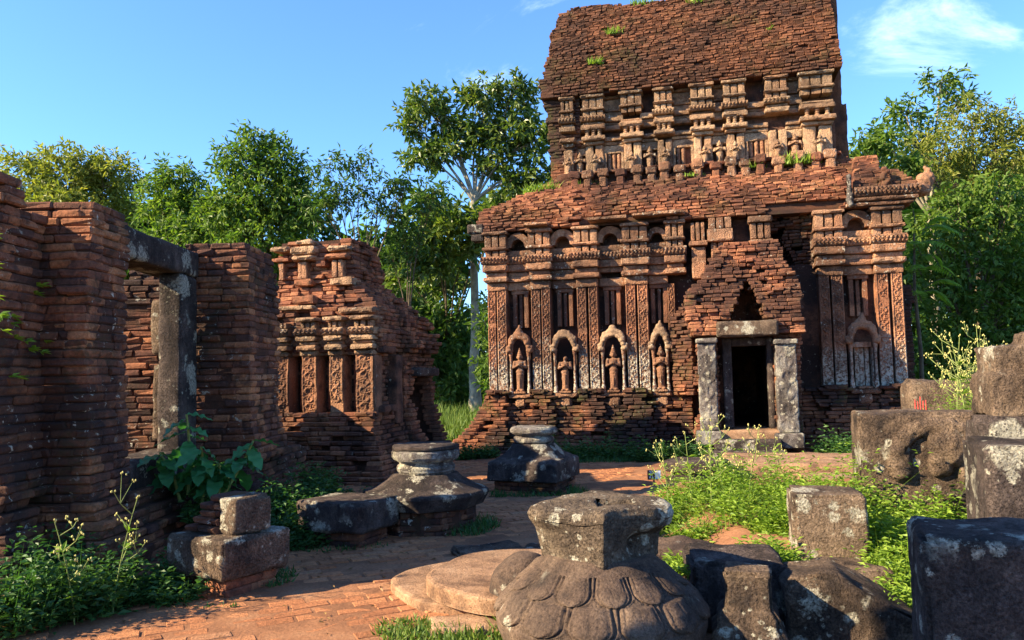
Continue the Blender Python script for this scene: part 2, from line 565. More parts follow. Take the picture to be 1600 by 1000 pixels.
M['fol_deep'] = m_leaf('deep_foliage', [(0.03, 0.075, 0.014), (0.06, 0.12, 0.02), (0.115, 0.175, 0.032)], 0.42)
M['fol_gloss'] = m_leaf('glossy_foliage', [(0.04, 0.085, 0.016), (0.095, 0.15, 0.026), (0.20, 0.235, 0.045)], 0.40, 0.38, 0.5)
M['fol_big'] = m_leaf('broad_leaf', [(0.025, 0.12, 0.04), (0.045, 0.17, 0.055), (0.07, 0.22, 0.07)], 0.3, 0.42, 0.4)
# ------------------------------------------------------------------ bricks
def project(P):
    q = (np.asarray(P, float) - CAM) @ _R
    w = np.maximum(-q[:, 2], 1e-3)
    return np.stack([800 + F * q[:, 0] / w, 500 - F * q[:, 1] / w, w], -1)

def _chamfer(seed, bx, by, bz, jit):
    rg = np.random.RandomState(seed)
    V, idx = [], {}
    b = (bx, by, bz)
    for sx in (-1, 1):
        for sy in (-1, 1):
            for sz in (-1, 1):
                s = (sx, sy, sz)
                off = rg.uniform(-jit, jit, 3)
                for ax in range(3):
                    p = [s[i] * (0.5 - (0 if i == ax else b[i])) for i in range(3)]
                    idx[(s, ax)] = len(V)
                    V.append(np.array(p) + off)
    Q, T = [], []
    V = np.array(V)
    def put(f):
        P = V[f]
        n = np.cross(P[1] - P[0], P[2] - P[0])
        if n @ P.mean(0) < 0:
            f = f[::-1]
        (Q if len(f) == 4 else T).append(f)
    for ax in range(3):
        o = [i for i in range(3) if i != ax]
        for s in (-1, 1):
            ring = []
            for a, c in ((-1, -1), (1, -1), (1, 1), (-1, 1)):
                k = [0, 0, 0]
                k[ax], k[o[0]], k[o[1]] = s, a, c
                ring.append(idx[(tuple(k), ax)])
            put(ring)
        for a in (-1, 1):            # edges parallel to axis ax
            for c in (-1, 1):
                def g(e, face):
                    k = [0, 0, 0]
                    k[ax], k[o[0]], k[o[1]] = e, a, c
                    return idx[(tuple(k), face)]
                put([g(-1, o[0]), g(1, o[0]), g(1, o[1]), g(-1, o[1])])
    for sx in (-1, 1):
        for sy in (-1, 1):
            for sz in (-1, 1):
                put([idx[((sx, sy, sz), a)] for a in range(3)])
    return V, np.array(Q), np.array(T)

BRK = [_chamfer(i, 0.06, 0.08, 0.20, 0.06) for i in range(10)]
PAV = [_chamfer(50 + i, 0.03, 0.05, 0.18, 0.03) for i in range(8)]
_brick_mesh = {}

class Bricks:
    def __init__(self, seed=0):
        self.r = []
        self.g = random.Random(seed)

    def one(self, x, y, z, sx, sy, sz, rz=0.0, tx=0.0, ty=0.0):
        self.r.append((x, y, z, sx, sy, sz, rz, tx, ty))

    def run(self, p0, p1, z, h, depth, L=0.25, jit=0.012, skip=0.0, offs=0.0, gap=0.0055, off=None):
        """a course of bricks, faces on the line p0 -> p1, bodies to its left"""
        g = self.g
        p0, p1 = np.array(p0, float), np.array(p1, float)
        d = p1 - p0
        ln = float(np.hypot(*d))
        if ln < 0.03:
            return
        d /= ln
        n = np.array([-d[1], d[0]])
        ang = math.atan2(d[1], d[0])
        s = 0.0
        first = True
        while s < ln - 0.02:
            w = L * g.uniform(0.6, 1.25)
            if first:
                w *= g.uniform(0.35, 1.0)
                first = False
            if s + w > ln - 0.06:
                w = ln - s
            if g.random() >= skip:
                o = g.gauss(0, jit * 0.62) + (off(s + w / 2) if off else 0)
                if g.random() < 0.08:
                    o += g.uniform(0, 0.05)
                dp = depth * g.uniform(0.85, 1.1)
                c = p0 + d * (s + w / 2) + n * (o + dp / 2)
                self.one(c[0], c[1], z + h / 2 + g.gauss(0, 0.003), w - gap * g.uniform(0.6, 2.8), dp, h - gap * g.uniform(0.3, 1.3),
                         ang + g.gauss(0, 0.014), g.gauss(0, 0.012), g.gauss(0, 0.012))
            s += w

    def ring(self, core, x0, x1, y0, y1, z, h, sides='SE', depth=0.16, L=0.25, jit=0.012, skip=0.0, inset=0.03):
        if 'S' in sides: self.run((x0, y0), (x1, y0), z, h, depth, L, jit, skip)
        if 'E' in sides: self.run((x1, y0), (x1, y1), z, h, depth, L, jit, skip)
        if 'N' in sides: self.run((x1, y1), (x0, y1), z, h, depth, L, jit, skip)
        if 'W' in sides: self.run((x0, y1), (x0, y0), z, h, depth, L, jit, skip)
        if core is not None and x1 - x0 > 2.2 * inset and y1 - y0 > 2.2 * inset:
            V, Q = rblock((x0 + inset, y0 + inset, z), (x1 - inset, y1 - inset, z + h - 0.004), 9.0, 0.0, 0.0)
            core.add(V, Q)

    def place(self, parent, mat, n_ind=300, origin=(0, 0, 0), rz=0.0, name='brick', mass='brick_mass', tpl=None, key='b'):
        """the bricks that show largest become objects, the rest one part"""
        tpl = tpl or BRK
        A = np.array(self.r)
        if not len(A):
            return
        W = rot2(A[:, :3], rz) + np.asarray(origin)
        pr = project(W)
        ins = (pr[:, 0] > 4) & (pr[:, 0] < 1596) & (pr[:, 1] > 4) & (pr[:, 1] < 996)
        score = A[:, 3] * A[:, 5] / pr[:, 2] ** 2 * np.where(ins, 1.0, 0.0)
        order = np.argsort(-score, kind='stable')
        n_ind = min(n_ind, int((score > 0).sum()))
        rg = np.random.RandomState(len(A))
        for i in order[:n_ind]:
            x, y, z, sx, sy, sz, a, tx, ty = A[i]
            vi = int(rg.randint(len(tpl)))
            kk = (key, vi, mat.name)
            if kk not in _brick_mesh:
                V, Q, T = tpl[vi]
                _brick_mesh[kk] = MB().add(V, Q, T).mesh(name, mat)
            link(name, _brick_mesh[kk], parent, (x, y, z), (tx, ty, a), (sx, sy, sz))
        rest = order[n_ind:]
        if len(rest):
            mb = MB()
            var = rg.randint(len(tpl), size=len(rest))
            for vi in range(len(tpl)):
                B = A[rest[var == vi]]
                if not len(B):
                    continue
                V, Q, T = tpl[vi]
                P = V[None] * B[:, None, 3:6]
                P[:, :, 2] += P[:, :, 1] * B[:, None, 7] - P[:, :, 0] * B[:, None, 8]
                c, s = np.cos(B[:, 6])[:, None], np.sin(B[:, 6])[:, None]
                X = P[:, :, 0] * c - P[:, :, 1] * s + B[:, None, 0]
                Y = P[:, :, 0] * s + P[:, :, 1] * c + B[:, None, 1]
                Z = P[:, :, 2] + B[:, None, 2]
                nv = len(V)
                o = (np.arange(len(B)) * nv)[:, None, None]
                mb.add(np.stack([X, Y, Z], -1).reshape(-1, 3), (Q[None] + o).reshape(-1, 4), (T[None] + o).reshape(-1, 3))
            o = mb.build(mass, mat, parent)
            o['kind'] = 'stuff'

def jag(x, seed, freq=3.0):
    return float(vnoise(np.array([[x * freq, seed * 7.7, 0.3]]), seed)[0])

# ------------------------------------------------------------------ the ground
def m_ground():
    k = NT('meadow_earth')
    n = k.noise(0.6, 6, 0.6)
    col = k.ramp(n, [(0.35, (0.05, 0.075, 0.02)), (0.55, (0.10, 0.11, 0.035)), (0.7, (0.17, 0.12, 0.06))])
    col = k.mix(1.0, col, k.ramp(k.noise(25, 5, 0.7), [(0.3, (0.6,) * 3), (0.7, (1.3,) * 3)]), 'MULTIPLY')
    k.bump(k.noise(18, 5, 0.7), 0.7, 0.03)
    return k.done(col, 0.95, 0.1)

def m_dirt():
    k = NT('red_dust')
    n = k.noise(2.2, 6, 0.6)
    col = k.ramp(n, [(0.3, (0.15, 0.07, 0.04)), (0.55, (0.27, 0.125, 0.066)), (0.75, (0.34, 0.18, 0.10))])
    col = k.mix(1.0, col, k.ramp(k.noise(45, 5, 0.7), [(0.3, (0.65,) * 3), (0.7, (1.25,) * 3)]), 'MULTIPLY')
    k.bump(k.noise(30, 5, 0.7), 0.6, 0.015)
    return k.done(col, 0.95, 0.1)
M['ground'] = m_ground()
M['dirt'] = m_dirt()

xs = np.concatenate([[-900, -300, -120], np.linspace(-60, 60, 61), [120, 300, 900]])
ys = np.concatenate([[-300, -60], np.linspace(-20, 80, 51), [140, 400, 1500]])
X, Y = np.meshgrid(xs, ys, indexing='ij')
P = np.stack([X, Y, np.zeros_like(X)], -1).reshape(-1, 3)
near = (np.abs(P[:, 0]) < 61) & (P[:, 1] > 22) & (P[:, 1] < 81)
P[:, 2] += np.where(near, np.abs(fbm(P, 0.15, 3, 3)) * 0.4, 0) - 0.02
tag(MB().add(P, grid_faces(len(xs), len(ys))).build('ground', M['ground'], smooth=True), 'grassy earth around the ruins', 'ground', kind='structure')

# the court of brick pavers: a dusty bed with the pavers let into it
bed = MB()
xs = np.linspace(-6.5, 9.5, 120)
ys = np.linspace(1.5, 17.5, 120)
X, Y = np.meshgrid(xs, ys, indexing='ij')
P = np.stack([X, Y, np.zeros_like(X)], -1).reshape(-1, 3)
P[:, 2] = 0.021 + 0.015 * fbm(P, 1.3, 4, 8)
pave_bed = tag(bed.add(P, grid_faces(120, 120)).build('pavement', M['dirt'], smooth=True), 'red brick pavement of the court with dusty joints', 'pavement', kind='structure')
pv = Bricks(5)
PA = math.radians(24)
ca, sa = math.cos(PA), math.sin(PA)
rr = random.Random(77)
for i in range(-70, 140):
    t = i * 0.14
    s = -20 + (0.14 if i % 2 else 0)
    while s < 24:
        w = 0.28
        cx, cy = ca * s - sa * t, sa * s + ca * t + 3.0
        s += w
        if not (-4.2 < cx < 2.3 and 4.3 < cy < 15.5):
            continue
        if cx > 0.9 and cy < 8.6:
            continue
        hole = vnoise(np.array([[cx * 1.3, cy * 1.3, 4.0]]), 9)[0]
        if hole > 0.66:
            continue
        dz = 0.010 * vnoise(np.array([[cx * 2.0, cy * 2.0, 1.0]]), 4)[0]
        pv.one(cx, cy, -0.012 + dz + rr.gauss(0, 0.0025), w - rr.uniform(0.006, 0.035), 0.14 - rr.uniform(0.006, 0.02), 0.075, PA + rr.gauss(0, 0.03), rr.gauss(0, 0.014), rr.gauss(0, 0.012))
pv.place(pave_bed, M['paver'], 300, name='paver', mass='paver_mass', tpl=PAV, key='p')

# ------------------------------------------------------------------ the great temple
TA = -math.atan(0.24)
TO = np.array([-0.5725, 17.1, 0.0])
temple = tag(empty('brick_temple', TO, TA), 'tall red brick temple with carved pilasters, praying figures and boat shaped roof', 'temple')

def rb(mb, u0, u1, v0, v1, z0, z1, res=0.06, r=0.015, amp=0.008, seed=0, chip=0.0):
    V, Q = rblock((u0, v0, z0), (u1, v1, z1), res, r, amp, seed, 4.0, None, chip)
    mb.add(V, Q)

# inner body (the door passage stays open)
w = MB()
rb(w, 0.10, 5.15, 0.36, 5.0, 0.0, 4.9, 0.12, 0.02, 0.02, 1)
rb(w, 5.98, 8.52, 0.36, 5.0, 0.0, 3.85, 0.12, 0.02, 0.02, 2)
rb(w, 6.92, 8.52, 0.36, 5.0, 3.84, 4.9, 0.12, 0.02, 0.02, 2)
rb(w, 5.97, 6.93, 1.0, 5.0, 3.84, 4.9, 0.12, 0.02, 0.02, 2)
rb(w, 5.152, 5.978, 0.31, 5.0, 2.35, 4.89, 0.12, 0.01, 0.01, 3)
rb(w, 5.152, 5.978, 4.2, 5.0, 0.0, 2.348, 0.3, 0.0, 0.0, 3)
rb(w, 5.152, 5.978, 0.32, 4.2, 0.0, 0.52, 0.3, 0.0, 0.0, 3)
rb(w, 1.40, 7.72, 1.52, 4.0, 5.6, 8.5, 0.12, 0.02, 0.02, 4)
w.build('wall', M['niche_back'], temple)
# side wing behind the right corner
tb = Bricks(11)
tcore = MB()
wing = MB()
for i in range(44):
    z = i * 0.078
    e = 0.03 * jag(z, 4, 2) + (0.12 if z > 3.0 else 0)
    tb.ring(wing, 8.5, 8.98 + e - 0.14 * max(0, z - 2.9), 1.2 + e, 3.4, z, 0.078, 'SE', 0.2, 0.26, 0.015)

PIL = [(0.04, 0.22, 0.25, 0.47), (1.03, 1.23, 1.26, 1.46), (2.05, 2.25, 2.30, 2.50), (3.10, 3.31, 3.35, 3.57), (6.99, 7.19, 7.23, 7.45), (8.06, 8.29, 8.34, 8.55)]

def scroll(U, Z, w, per=0.23):
    """vine scroll relief, 0..1"""
    c = 0.27 * w * np.sin(2 * math.pi * Z / per)
    vine = np.exp(-((U - c) / (0.085 * w)) ** 2)
    e1 = np.hypot((U + c * 0.9) / (0.30 * w), ((Z / per * 2) % 1.0 - 0.5) * 1.35)
    curl = np.clip(np.cos(e1 * 11.0), 0, 1) * (e1 < 0.85)
    return np.clip(np.maximum(vine, curl), 0, 1)

def pilaster(u0, u1, z0, z1, v=0.0, name='pilaster', seed=0, mat='pilaster'):
    mb = MB()
    wd = u1 - u0
    nu, nz = 13, int((z1 - z0) / 0.017)
    U, Z = np.meshgrid(np.linspace(0, 1, nu), np.linspace(0, 1, nz), indexing='ij')
    uu = (U - 0.5) * wd
    zz = z0 + Z * (z1 - z0)
    edge = np.minimum(U, 1 - U)
    rel = np.where(edge > 0.12, scroll(uu, zz, wd) * 0.034 - 0.026, 0.0)
    rel = np.where(edge < 0.01, -0.012, rel)
    P = np.stack([u0 + U * wd, np.full_like(U, v) - rel, zz], -1).reshape(-1, 3)
    er = fbm(P + seed * 5.1, 5.0, 3, seed)
    P[:, 1] += np.clip(er, 0.15, 1) * 0.05 - 0.0075
    low = np.clip(1 - (P[:, 2] - z0) / 0.5, 0, 1)
    P[:, 1] += low * np.clip(er + 0.2, 0, 1) * 0.06
    mb.add(P, grid_faces(nu, nz))
    V, Q = rblock((u0 + 0.003, v + 0.02, z0), (u1 - 0.003, 0.40, z1), 0.25, 0.0, 0.0)
    mb.add(V, Q)
    return mb.build(name, M[mat], temple)

def block_row(mb, u0, u1, v0, v1, z0, z1, n, gap=0.02, amp=0.010, seed=0):
    """frieze of little blocks"""
    wd = (u1 - u0) / n
    for i in range(n):
        rb(mb, u0 + i * wd + gap / 2, u0 + (i + 1) * wd - gap / 2, v0 + 0.012 * math.sin(i * 2.3 + seed), v1, z0, z1, 0.05, 0.018, amp, seed * 13 + i)

# mouldings over each pair of pilasters: z0, z1, how far it stands out
PROF = [(3.56, 3.745, 0.03, 'cap'), (3.75, 3.86, 0.15, 'bar'), (3.865, 3.97, 0.05, 'bar'), (3.975, 4.135, 0.16, 'bar'), (4.14, 4.32, 0.20, 'rope'),
        (4.325, 4.455, 0.08, 'row'), (4.46, 4.53, 0.16, 'bar'), (4.535, 4.80, 0.10, 'row'), (4.805, 4.88, 0.17, 'bar')]

def rope(mb, u0, u1, v, z0, z1, seed=0):
    """moulding with a leafy ribbed face"""
    nu, nz = max(8, int((u1 - u0) / 0.018)), 12
    U, Z = np.meshgrid(np.linspace(u0, u1, nu), np.linspace(0, 1, nz), indexing='ij')
    bulge = np.sin(Z * math.pi) ** 0.6 * 0.06
    rib = 0.034 * np.sign(np.sin((U + 0.05 * Z) * 2 * math.pi / 0.075)) * np.sin(Z * math.pi * 2 + 0.4 + U * 3)
    P = np.stack([U, v + 0.05 - bulge - rib * np.sin(Z * math.pi), z0 + Z * (z1 - z0)], -1).reshape(-1, 3)
    P[:, 1] += 0.03 * np.clip(fbm(P + seed, 6, 3, seed), 0.1, 1)
    mb.add(P, grid_faces(nu, nz))
    rb(mb, u0, u1, v + 0.045, v + 0.5, z0 + 0.004, z1 - 0.004, 0.2, 0.01, 0.004, seed)

def cornice(ua, ub, seed, top=99, lose=0.0, prof=PROF, dv=0.0, name='cornice'):
    g = random.Random(seed)
    mb = MB()
    for (z0, z1, pr, kind) in prof:
        if z1 > top or g.random() < lose:
            continue
        e = pr * 0.45
        if kind == 'rope':
            rope(mb, ua - e, ub + e, -pr + dv, z0, z1, seed)
        elif kind == 'row':
            block_row(mb, ua - e, ub + e, -pr + dv, 0.34 + dv, z0, z1, 3, 0.025, 0.014, seed)
        else:
            rb(mb, ua - e, ub + e, -pr + dv, 0.34 + dv, z0, z1, 0.035, 0.018, 0.014, seed * 5 + int(z0 * 20), 0.03)
    return mb.build(name, M['carved'], temple)

for i, (a, b, c, d) in enumerate(PIL):
    zb = 1.30 + (0.02 * i % 0.05)
    pilaster(a, b, zb, 3.56, 0.0, seed=i * 2)
    pilaster(c, d, zb, 3.56, 0.0, seed=i * 2 + 1)
    cornice(a, d, 20 + i, lose=0.0 if i != 4 else 0.05)
# strip left of the porch and what is left of the cornice over it
pilaster(3.98, 4.13, 1.9, 3.56, 0.12, seed=21)
cornice(4.02, 4.32, 31, lose=0.05)
cornice(4.55, 4.75, 33, prof=[(3.62, 4.28, 0.10, 'bar'), (4.30, 4.40, 0.2, 'bar'), (4.41, 4.80, 0.12, 'row')], lose=0)
cornice(4.95, 5.25, 34, prof=[(3.75, 4.35, 0.12, 'row'), (4.36, 4.62, 0.24, 'bar'), (4.63, 4.86, 0.2, 'row')])
cornice(5.75, 6.05, 35, prof=[(3.7, 4.25, 0.1, 'row'), (4.27, 4.36, 0.2, 'bar'), (4.38, 4.70, 0.13, 'row'), (4.71, 4.84, 0.2, 'bar')])

# between the pilasters: set-back mouldings with a round-headed hollow above them
def bay_top(ua, ub, seed, lose=0.0):
    mb = MB()
    g = random.Random(seed)
    for (z0, z1, pr, kind) in PROF[:6]:
        if g.random() < lose:
            continue
        if kind == 'rope':
            rope(mb, ua, ub, -0.02, z0, z1, seed)
        else:
            rb(mb, ua, ub, 0.12 - pr * 0.7, 0.36, z0, z1, 0.04, 0.014, 0.012, seed + int(z0 * 31), 0.02)
    # arch
    uc, hw = (ua + ub) / 2, (ub - ua) * 0.30
    n = 9
    for k in range(n):
        t0, t1 = math.pi * k / n, math.pi * (k + 1) / n
        for (rr0, rr1, v0) in ((hw, (ub - ua) * 0.55, 0.02),):
            P = []
            for v in (v0, 0.33):
                for t, r_ in ((t0, rr0), (t1, rr0), (t1, rr1), (t0, rr1)):
                    P.append((uc + r_ * math.cos(t), v, min(4.52 + r_ * 1.15 * math.sin(t), 4.86)))
            mb.add(P, [(3, 2, 1, 0), (4, 5, 6, 7), (0, 1, 5, 4), (1, 2, 6, 5), (2, 3, 7, 6), (3, 0, 4, 7)])
    return mb.build('entablature', M['carved'], temple)

BAYS = [(0.49, 1.01), (1.48, 2.03), (2.52, 3.08), (3.59, 4.0), (7.47, 8.04)]
for i, (a, b) in enumerate(BAYS):
    bay_top(a, b, 50 + i, 0.1 if i == 2 else 0.0)

def figure_mesh(seed=0, head=True, amp=0.004):
    B = []
    B += capsule((0, 0, 0.03), (0, 0, 0.36), 0.075, 0.085, 7)          # skirt
    B += [((0.05, -0.03, 0.02), (0.045, 0.075, 0.03)), ((-0.05, -0.03, 0.02), (0.045, 0.075, 0.03))]   # feet
    B += [((0, -0.035, 0.2), (0.022, 0.06, 0.2))]                      # skirt panel
    B += [((0, 0, 0.43), (0.095, 0.07, 0.06)), ((0, 0, 0.51), (0.072, 0.058, 0.07)), ((0, 0, 0.60), (0.10, 0.065, 0.065)), ((0, 0, 0.645), (0.115, 0.055, 0.035))]
    for s in (-1, 1):
        B += capsule((s * 0.115, 0, 0.64), (s * 0.135, -0.03, 0.52), 0.036, 0.030, 5)
        B += capsule((s * 0.135, -0.03, 0.52), (s * 0.02, -0.10, 0.575), 0.030, 0.022, 6)
        B += [((s * 0.012, -0.11, 0.60), (0.016, 0.020, 0.042))]       # palms together
        B += [((s * 0.058, 0, 0.745), (0.014, 0.02, 0.032))]           # ears
        B += [((s * 0.022, -0.052, 0.757), (0.011, 0.008, 0.006))]
    B += capsule((0, 0, 0.66), (0, 0, 0.70), 0.035, 0.034, 2)
    if not head:
        B = [q for q in B if q[0][2] < 0.73] + [((0.01, 0, 0.75), (0.05, 0.05, 0.05))]
        return remesh(B, [], 0.010, 'carved_figure', 1, amp, seed)
    B += [((0, -0.005, 0.75), (0.055, 0.058, 0.068)), ((0, -0.064, 0.745), (0.010, 0.014, 0.018)), ((0, -0.056, 0.718), (0.02, 0.010, 0.006))]
    B += [((0, 0, 0.80), (0.062, 0.060, 0.022)), ((0, 0, 0.835), (0.048, 0.048, 0.035)), ((0, 0, 0.875), (0.034, 0.034, 0.04)), ((0, 0, 0.92), (0.018, 0.018, 0.045))]
    return remesh(B, [], 0.010, 'carved_figure', 1, amp, seed)
FIG = figure_mesh()
FIG.materials.append(M['figure'])
FIGS = [FIG, figure_mesh(3, False, 0.014), figure_mesh(5, True, 0.010), figure_mesh(8, True, 0.016)]
for f_ in FIGS[1:]:
    f_.materials.append(M['figure'])
FIG2 = FIG.copy()
FIG2.materials.clear()
FIG2.materials.append(M['carved_pale'])

def niche(u0, u1, seed, figure=True, pale=False, zb=1.28):
    uc = (u0 + u1) / 2
    hw = (u1 - u0) / 2 - 0.03
    root = empty('niche', (uc, 0, zb))
    root.parent = temple
    mm = MB()
    # hollow: two cheeks behind the colonettes
    for s in (-1, 1):
        V, Q = rblock((s * hw - 0.05 if s > 0 else -hw - 0.01, 0.05, 0), (hw + 0.01 if s > 0 else -hw + 0.05, 0.32, 0.93), 0.05, 0.012, 0.01, seed + s)
        mm.add(V, Q)
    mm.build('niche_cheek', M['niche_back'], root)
    for s in (-1, 1):
        zs = [0, 0.03, 0.05, 0.07, 0.10, 0.12, 0.14, 0.17, 0.2, 0.45, 0.7, 0.74, 0.78, 0.82, 0.86, 0.9]
        rs = [.05, .05, .036, .05, .04, .046, .032, .036, .026, .027, .026, .034, .028, .038, .045, .048]
        Pp, Qq, Tt = polar(lambda T, Z: np.interp(Z, zs, rs), zs, 12)
        Pp = Pp + np.array([s * (hw - 0.03), -0.02, 0.0])
        Pp[:, :2] += (fbm(Pp + seed, 9, 2, seed) * 0.008)[:, None]
        MB().add(Pp, Qq, Tt).build('colonette', M['pilaster'], root, True)
    # flamed arch over it
    B = []
    g = random.Random(seed)
    for k in range(15):
        t = math.pi * k / 14
        x, z = (hw - 0.02) * math.cos(t), 0.93 + 0.30 * math.sin(t) ** 0.8
        B.append(((x, -0.02, z + g.uniform(-0.01, 0.015)), (0.066, 0.10, 0.062)))
        if 1 < k < 13:
            B.append(((x * 1.1, -0.03, z + 0.07), (0.034 + g.uniform(0, 0.016), 0.07, 0.04 + g.uniform(0, 0.05))))
    for s in (-1, 1):
        B.append(((s * (hw + 0.015), -0.04, 0.93), (0.065, 0.09, 0.06)))
        B.append(((s * (hw + 0.05), -0.03, 1.0), (0.03, 0.06, 0.05)))
        B.append(((s * (hw - 0.06), -0.04, 1.10), (0.06, 0.09, 0.05)))
    B += [((g.uniform(-0.02, 0.02), -0.03, 1.29), (0.13, 0.09, 0.085))]
    if seed != 71:
        B += [((0, -0.03, 1.37), (0.085, 0.07, 0.07))]
    if seed in (70, 73, 74):
        B += [((0.01, -0.02, 1.45), (0.035, 0.045, 0.06))]
    me = remesh(B, [], 0.017, 'arch', 1, 0.012, seed)
    me.materials.append(M['pale_carving'] if pale else M['figure'])
    link('arch', me, root)
    # bracket
    bm_ = MB()
    V, Q = rblock((-hw - 0.02, -0.10, -0.10), (hw + 0.03, 0.30, -0.005), 0.035, 0.015, 0.014, seed, 5, None, 0.04); bm_.add(V, Q)
    V, Q = rblock((-0.13, -0.13, 0.0), (0.13, 0.2, 0.045), 0.03, 0.01, 0.006, seed); bm_.add(V, Q)
    V, Q = rblock((-0.12, -0.06, -0.30), (0.12, 0.25, -0.102), 0.04, 0.03, 0.02, seed + 3, 5, None, 0.04); bm_.add(V, Q)
    bm_.build('bracket', M['carved'], root)
    if figure:
        f = link('carved_figure', FIGS[seed - 70], root, (0.0, -0.02, 0.045), (0, 0, 0.05 * math.sin(seed)), (1.02, 1.0, 1.0))
        if seed == 71:
            f.scale = (0.96, 1, 0.93)
    # carved frame of a false window above
    fr = MB()
    for s in (-1, 1):
        V, Q = rblock((s * 0.13 - 0.045, 0.17, 1.45), (s * 0.13 + 0.045, 0.32, 2.2), 0.03, 0.01, 0.010, seed + 8 + s); fr.add(V, Q)
    V, Q = rblock((-0.2, 0.15, 2.20), (0.2, 0.32, 2.28), 0.04, 0.01, 0.008, seed + 5); fr.add(V, Q)
    V, Q = rblock((-0.035, 0.22, 1.45), (0.035, 0.33, 2.198), 0.03, 0.01, 0.010, seed + 7); fr.add(V, Q)
    fr.build('false_window', M['pilaster'], root)
    return root
for i, (a, b) in enumerate(BAYS):
    niche(a, b, 70 + i, figure=(i < 4), pale=(i in (1, 2, 3)))
# the right-hand bay holds a blind doorway in place of a figure
bd = MB()
for (a, b, v, z0, z1) in ((7.52, 7.58, 0.10, 1.25, 2.1), (7.93, 7.99, 0.10, 1.25, 2.1), (7.58, 7.93, 0.08, 2.10, 2.2), (7.62, 7.70, 0.16, 1.25, 2.1), (7.81, 7.89, 0.16, 1.25, 2.1), (7.71, 7.80, 0.2, 1.25, 2.09)):
    rb(bd, a, b, v, 0.33, z0, z1, 0.04, 0.01, 0.012, int(a * 100))
bd.build('blind_door', M['pilaster'], temple)

# --- brick base, flared and broken
H = 0.077
def base_v(u, z):
    f = max(0.0, 1 - z / 1.3)
    v = 0.04 - 0.34 * f ** 1.4
    for (a, b, c, d) in PIL:
        if a - 0.05 < u < d + 0.05:
            v -= 0.13
    return v + 0.08 * jag(u + z * 0.4, 3, 1.6) + 0.02 * jag(u, int(z * 20), 5)
for i in range(17):
    z = i * H
    f = max(0.0, 1 - z / 1.3)
    uL = -0.04 - 0.95 * f ** 1.7 + 0.05 * jag(z, 8, 9)
    for (a, b) in ((uL, 4.42), (6.40, 8.72 + 0.2 * f)):
        tb.run((a, 0), (b, 0), z, H, 0.30, 0.25, 0.018, 0.03, off=lambda s, a=a, z=z: base_v(a + s, z))
        V, Q = rblock((a + 0.05, base_v(2.3, z) + 0.32, z), (b - 0.02, 0.6, z + H - 0.003), 9, 0, 0)
        tcore.add(V, Q)
    tb.run((uL, 2.5), (uL, -0.3 * f), z, H, 0.3, 0.25, 0.02)
# loose bricks ends and broken pilaster feet
for i, (a, b, c, d) in enumerate(PIL):
    for q in range(6):
        tb.one(random.Random(i * 9 + q).uniform(a, d), -0.08, 1.30 + 0.035 * (q % 2), 0.2, 0.2, 0.06, random.Random(q + i).uniform(-0.3, 0.3))

# --- lower roof: courses stepping back to the upper storey
rf = Bricks(12)
rcore = MB()
def roof_edge(z):
    if z < 5.35:
        return -0.20 + 0.10 * (z - 4.88), -0.10 + 0.36 * (z - 4.88) ** 1.2
    t = (z - 5.35) / 0.85
    return -0.15 + 1.6 * t ** 0.9, 0.05 + 1.05 * t
HR = 0.072
k = 0
z = 4.885
while z < 6.22:
    uL, v = roof_edge(z)
    uR = 8.72 if z < 5.3 else 8.72 - 0.85 * min(1, (z - 5.3) / 0.9)
    uL += 0.05 * jag(z, 21, 8)
    rf.run((uL, v), (uR, v), z, HR, 0.34, 0.24, 0.02, 0.02, off=lambda s, z=z, uL=uL: 0.035 * jag(s + uL, int(z * 40), 3.0) + 0.07 * jag(s + z, 6, 1.3)
           + (0.16 if (z < 5.06 and jag(s + uL, 30, 1.1) > 0.25) else 0))
    rf.run((uL, 4.6 - v), (uL, v), z, HR, 0.3, 0.24, 0.02)
    V, Q = rblock((uL + 0.12, v + 0.12, z), (uR - 0.1, 4.8 - v, z + HR - 0.002), 9, 0, 0)
    rcore.add(V, Q)
    z += HR
    k += 1
# eave slabs that still overhang
for (u0_, u1_, zz) in ((0.95, 1.5, 4.93), (2.35, 3.2, 4.95), (3.3, 4.4, 4.98)):
    mb = MB()
    rb(mb, u0_, u1_, -0.34, 0.2, zz, zz + 0.07, 0.05, 0.015, 0.02, int(zz * 100), 0.05)
    mb.build('eave_slab', M['carved'], temple)

# --- right corner ornament
o = MB()
rb(o, 7.55, 8.80, -0.22, 0.6, 4.89, 4.97, 0.05, 0.015, 0.012, 91, 0.03)
rb(o, 7.62, 8.86, -0.27, 0.6, 4.98, 5.06, 0.05, 0.015, 0.012, 92, 0.03)
rope(o, 7.70, 8.92, -0.30, 5.07, 5.27, 93)
o.build('corner_cornice', M['carved'], temple)
for i in range(10):
    z = 5.28 + i * 0.075
    a = 7.66 + 0.02 * i + 0.06 * jag(i, 77, 0.8)
    b = (8.86 - 0.06 * i if i < 5 else 8.28) + 0.05 * jag(i, 78, 1.7)
    rf.ring(rcore, a, b, -0.16 + 0.05 * i, 0.8, z, 0.075, 'SE', 0.25, 0.24, 0.025, 0.06)
B = [((8.95, -0.05, 5.16), (0.20, 0.2, 0.14)), ((9.02, -0.05, 5.36), (0.15, 0.14, 0.16)), ((9.1, -0.05, 5.30), (0.09, 0.11, 0.12)), ((9.13, -0.05, 5.42), (0.10, 0.10, 0.10)), ((9.10, -0.05, 5.52), (0.07, 0.08, 0.08)),
     ((8.92, -0.05, 5.22), (0.16, 0.16, 0.10)), ((9.18, -0.08, 5.36), (0.05, 0.06, 0.06)), ((9.05, -0.05, 5.60), (0.035, 0.05, 0.05))]
me = remesh(B, [], 0.02, 'antefix', 1, 0.02, 5); me.materials.append(M['figure']); link('antefix', me, temple)
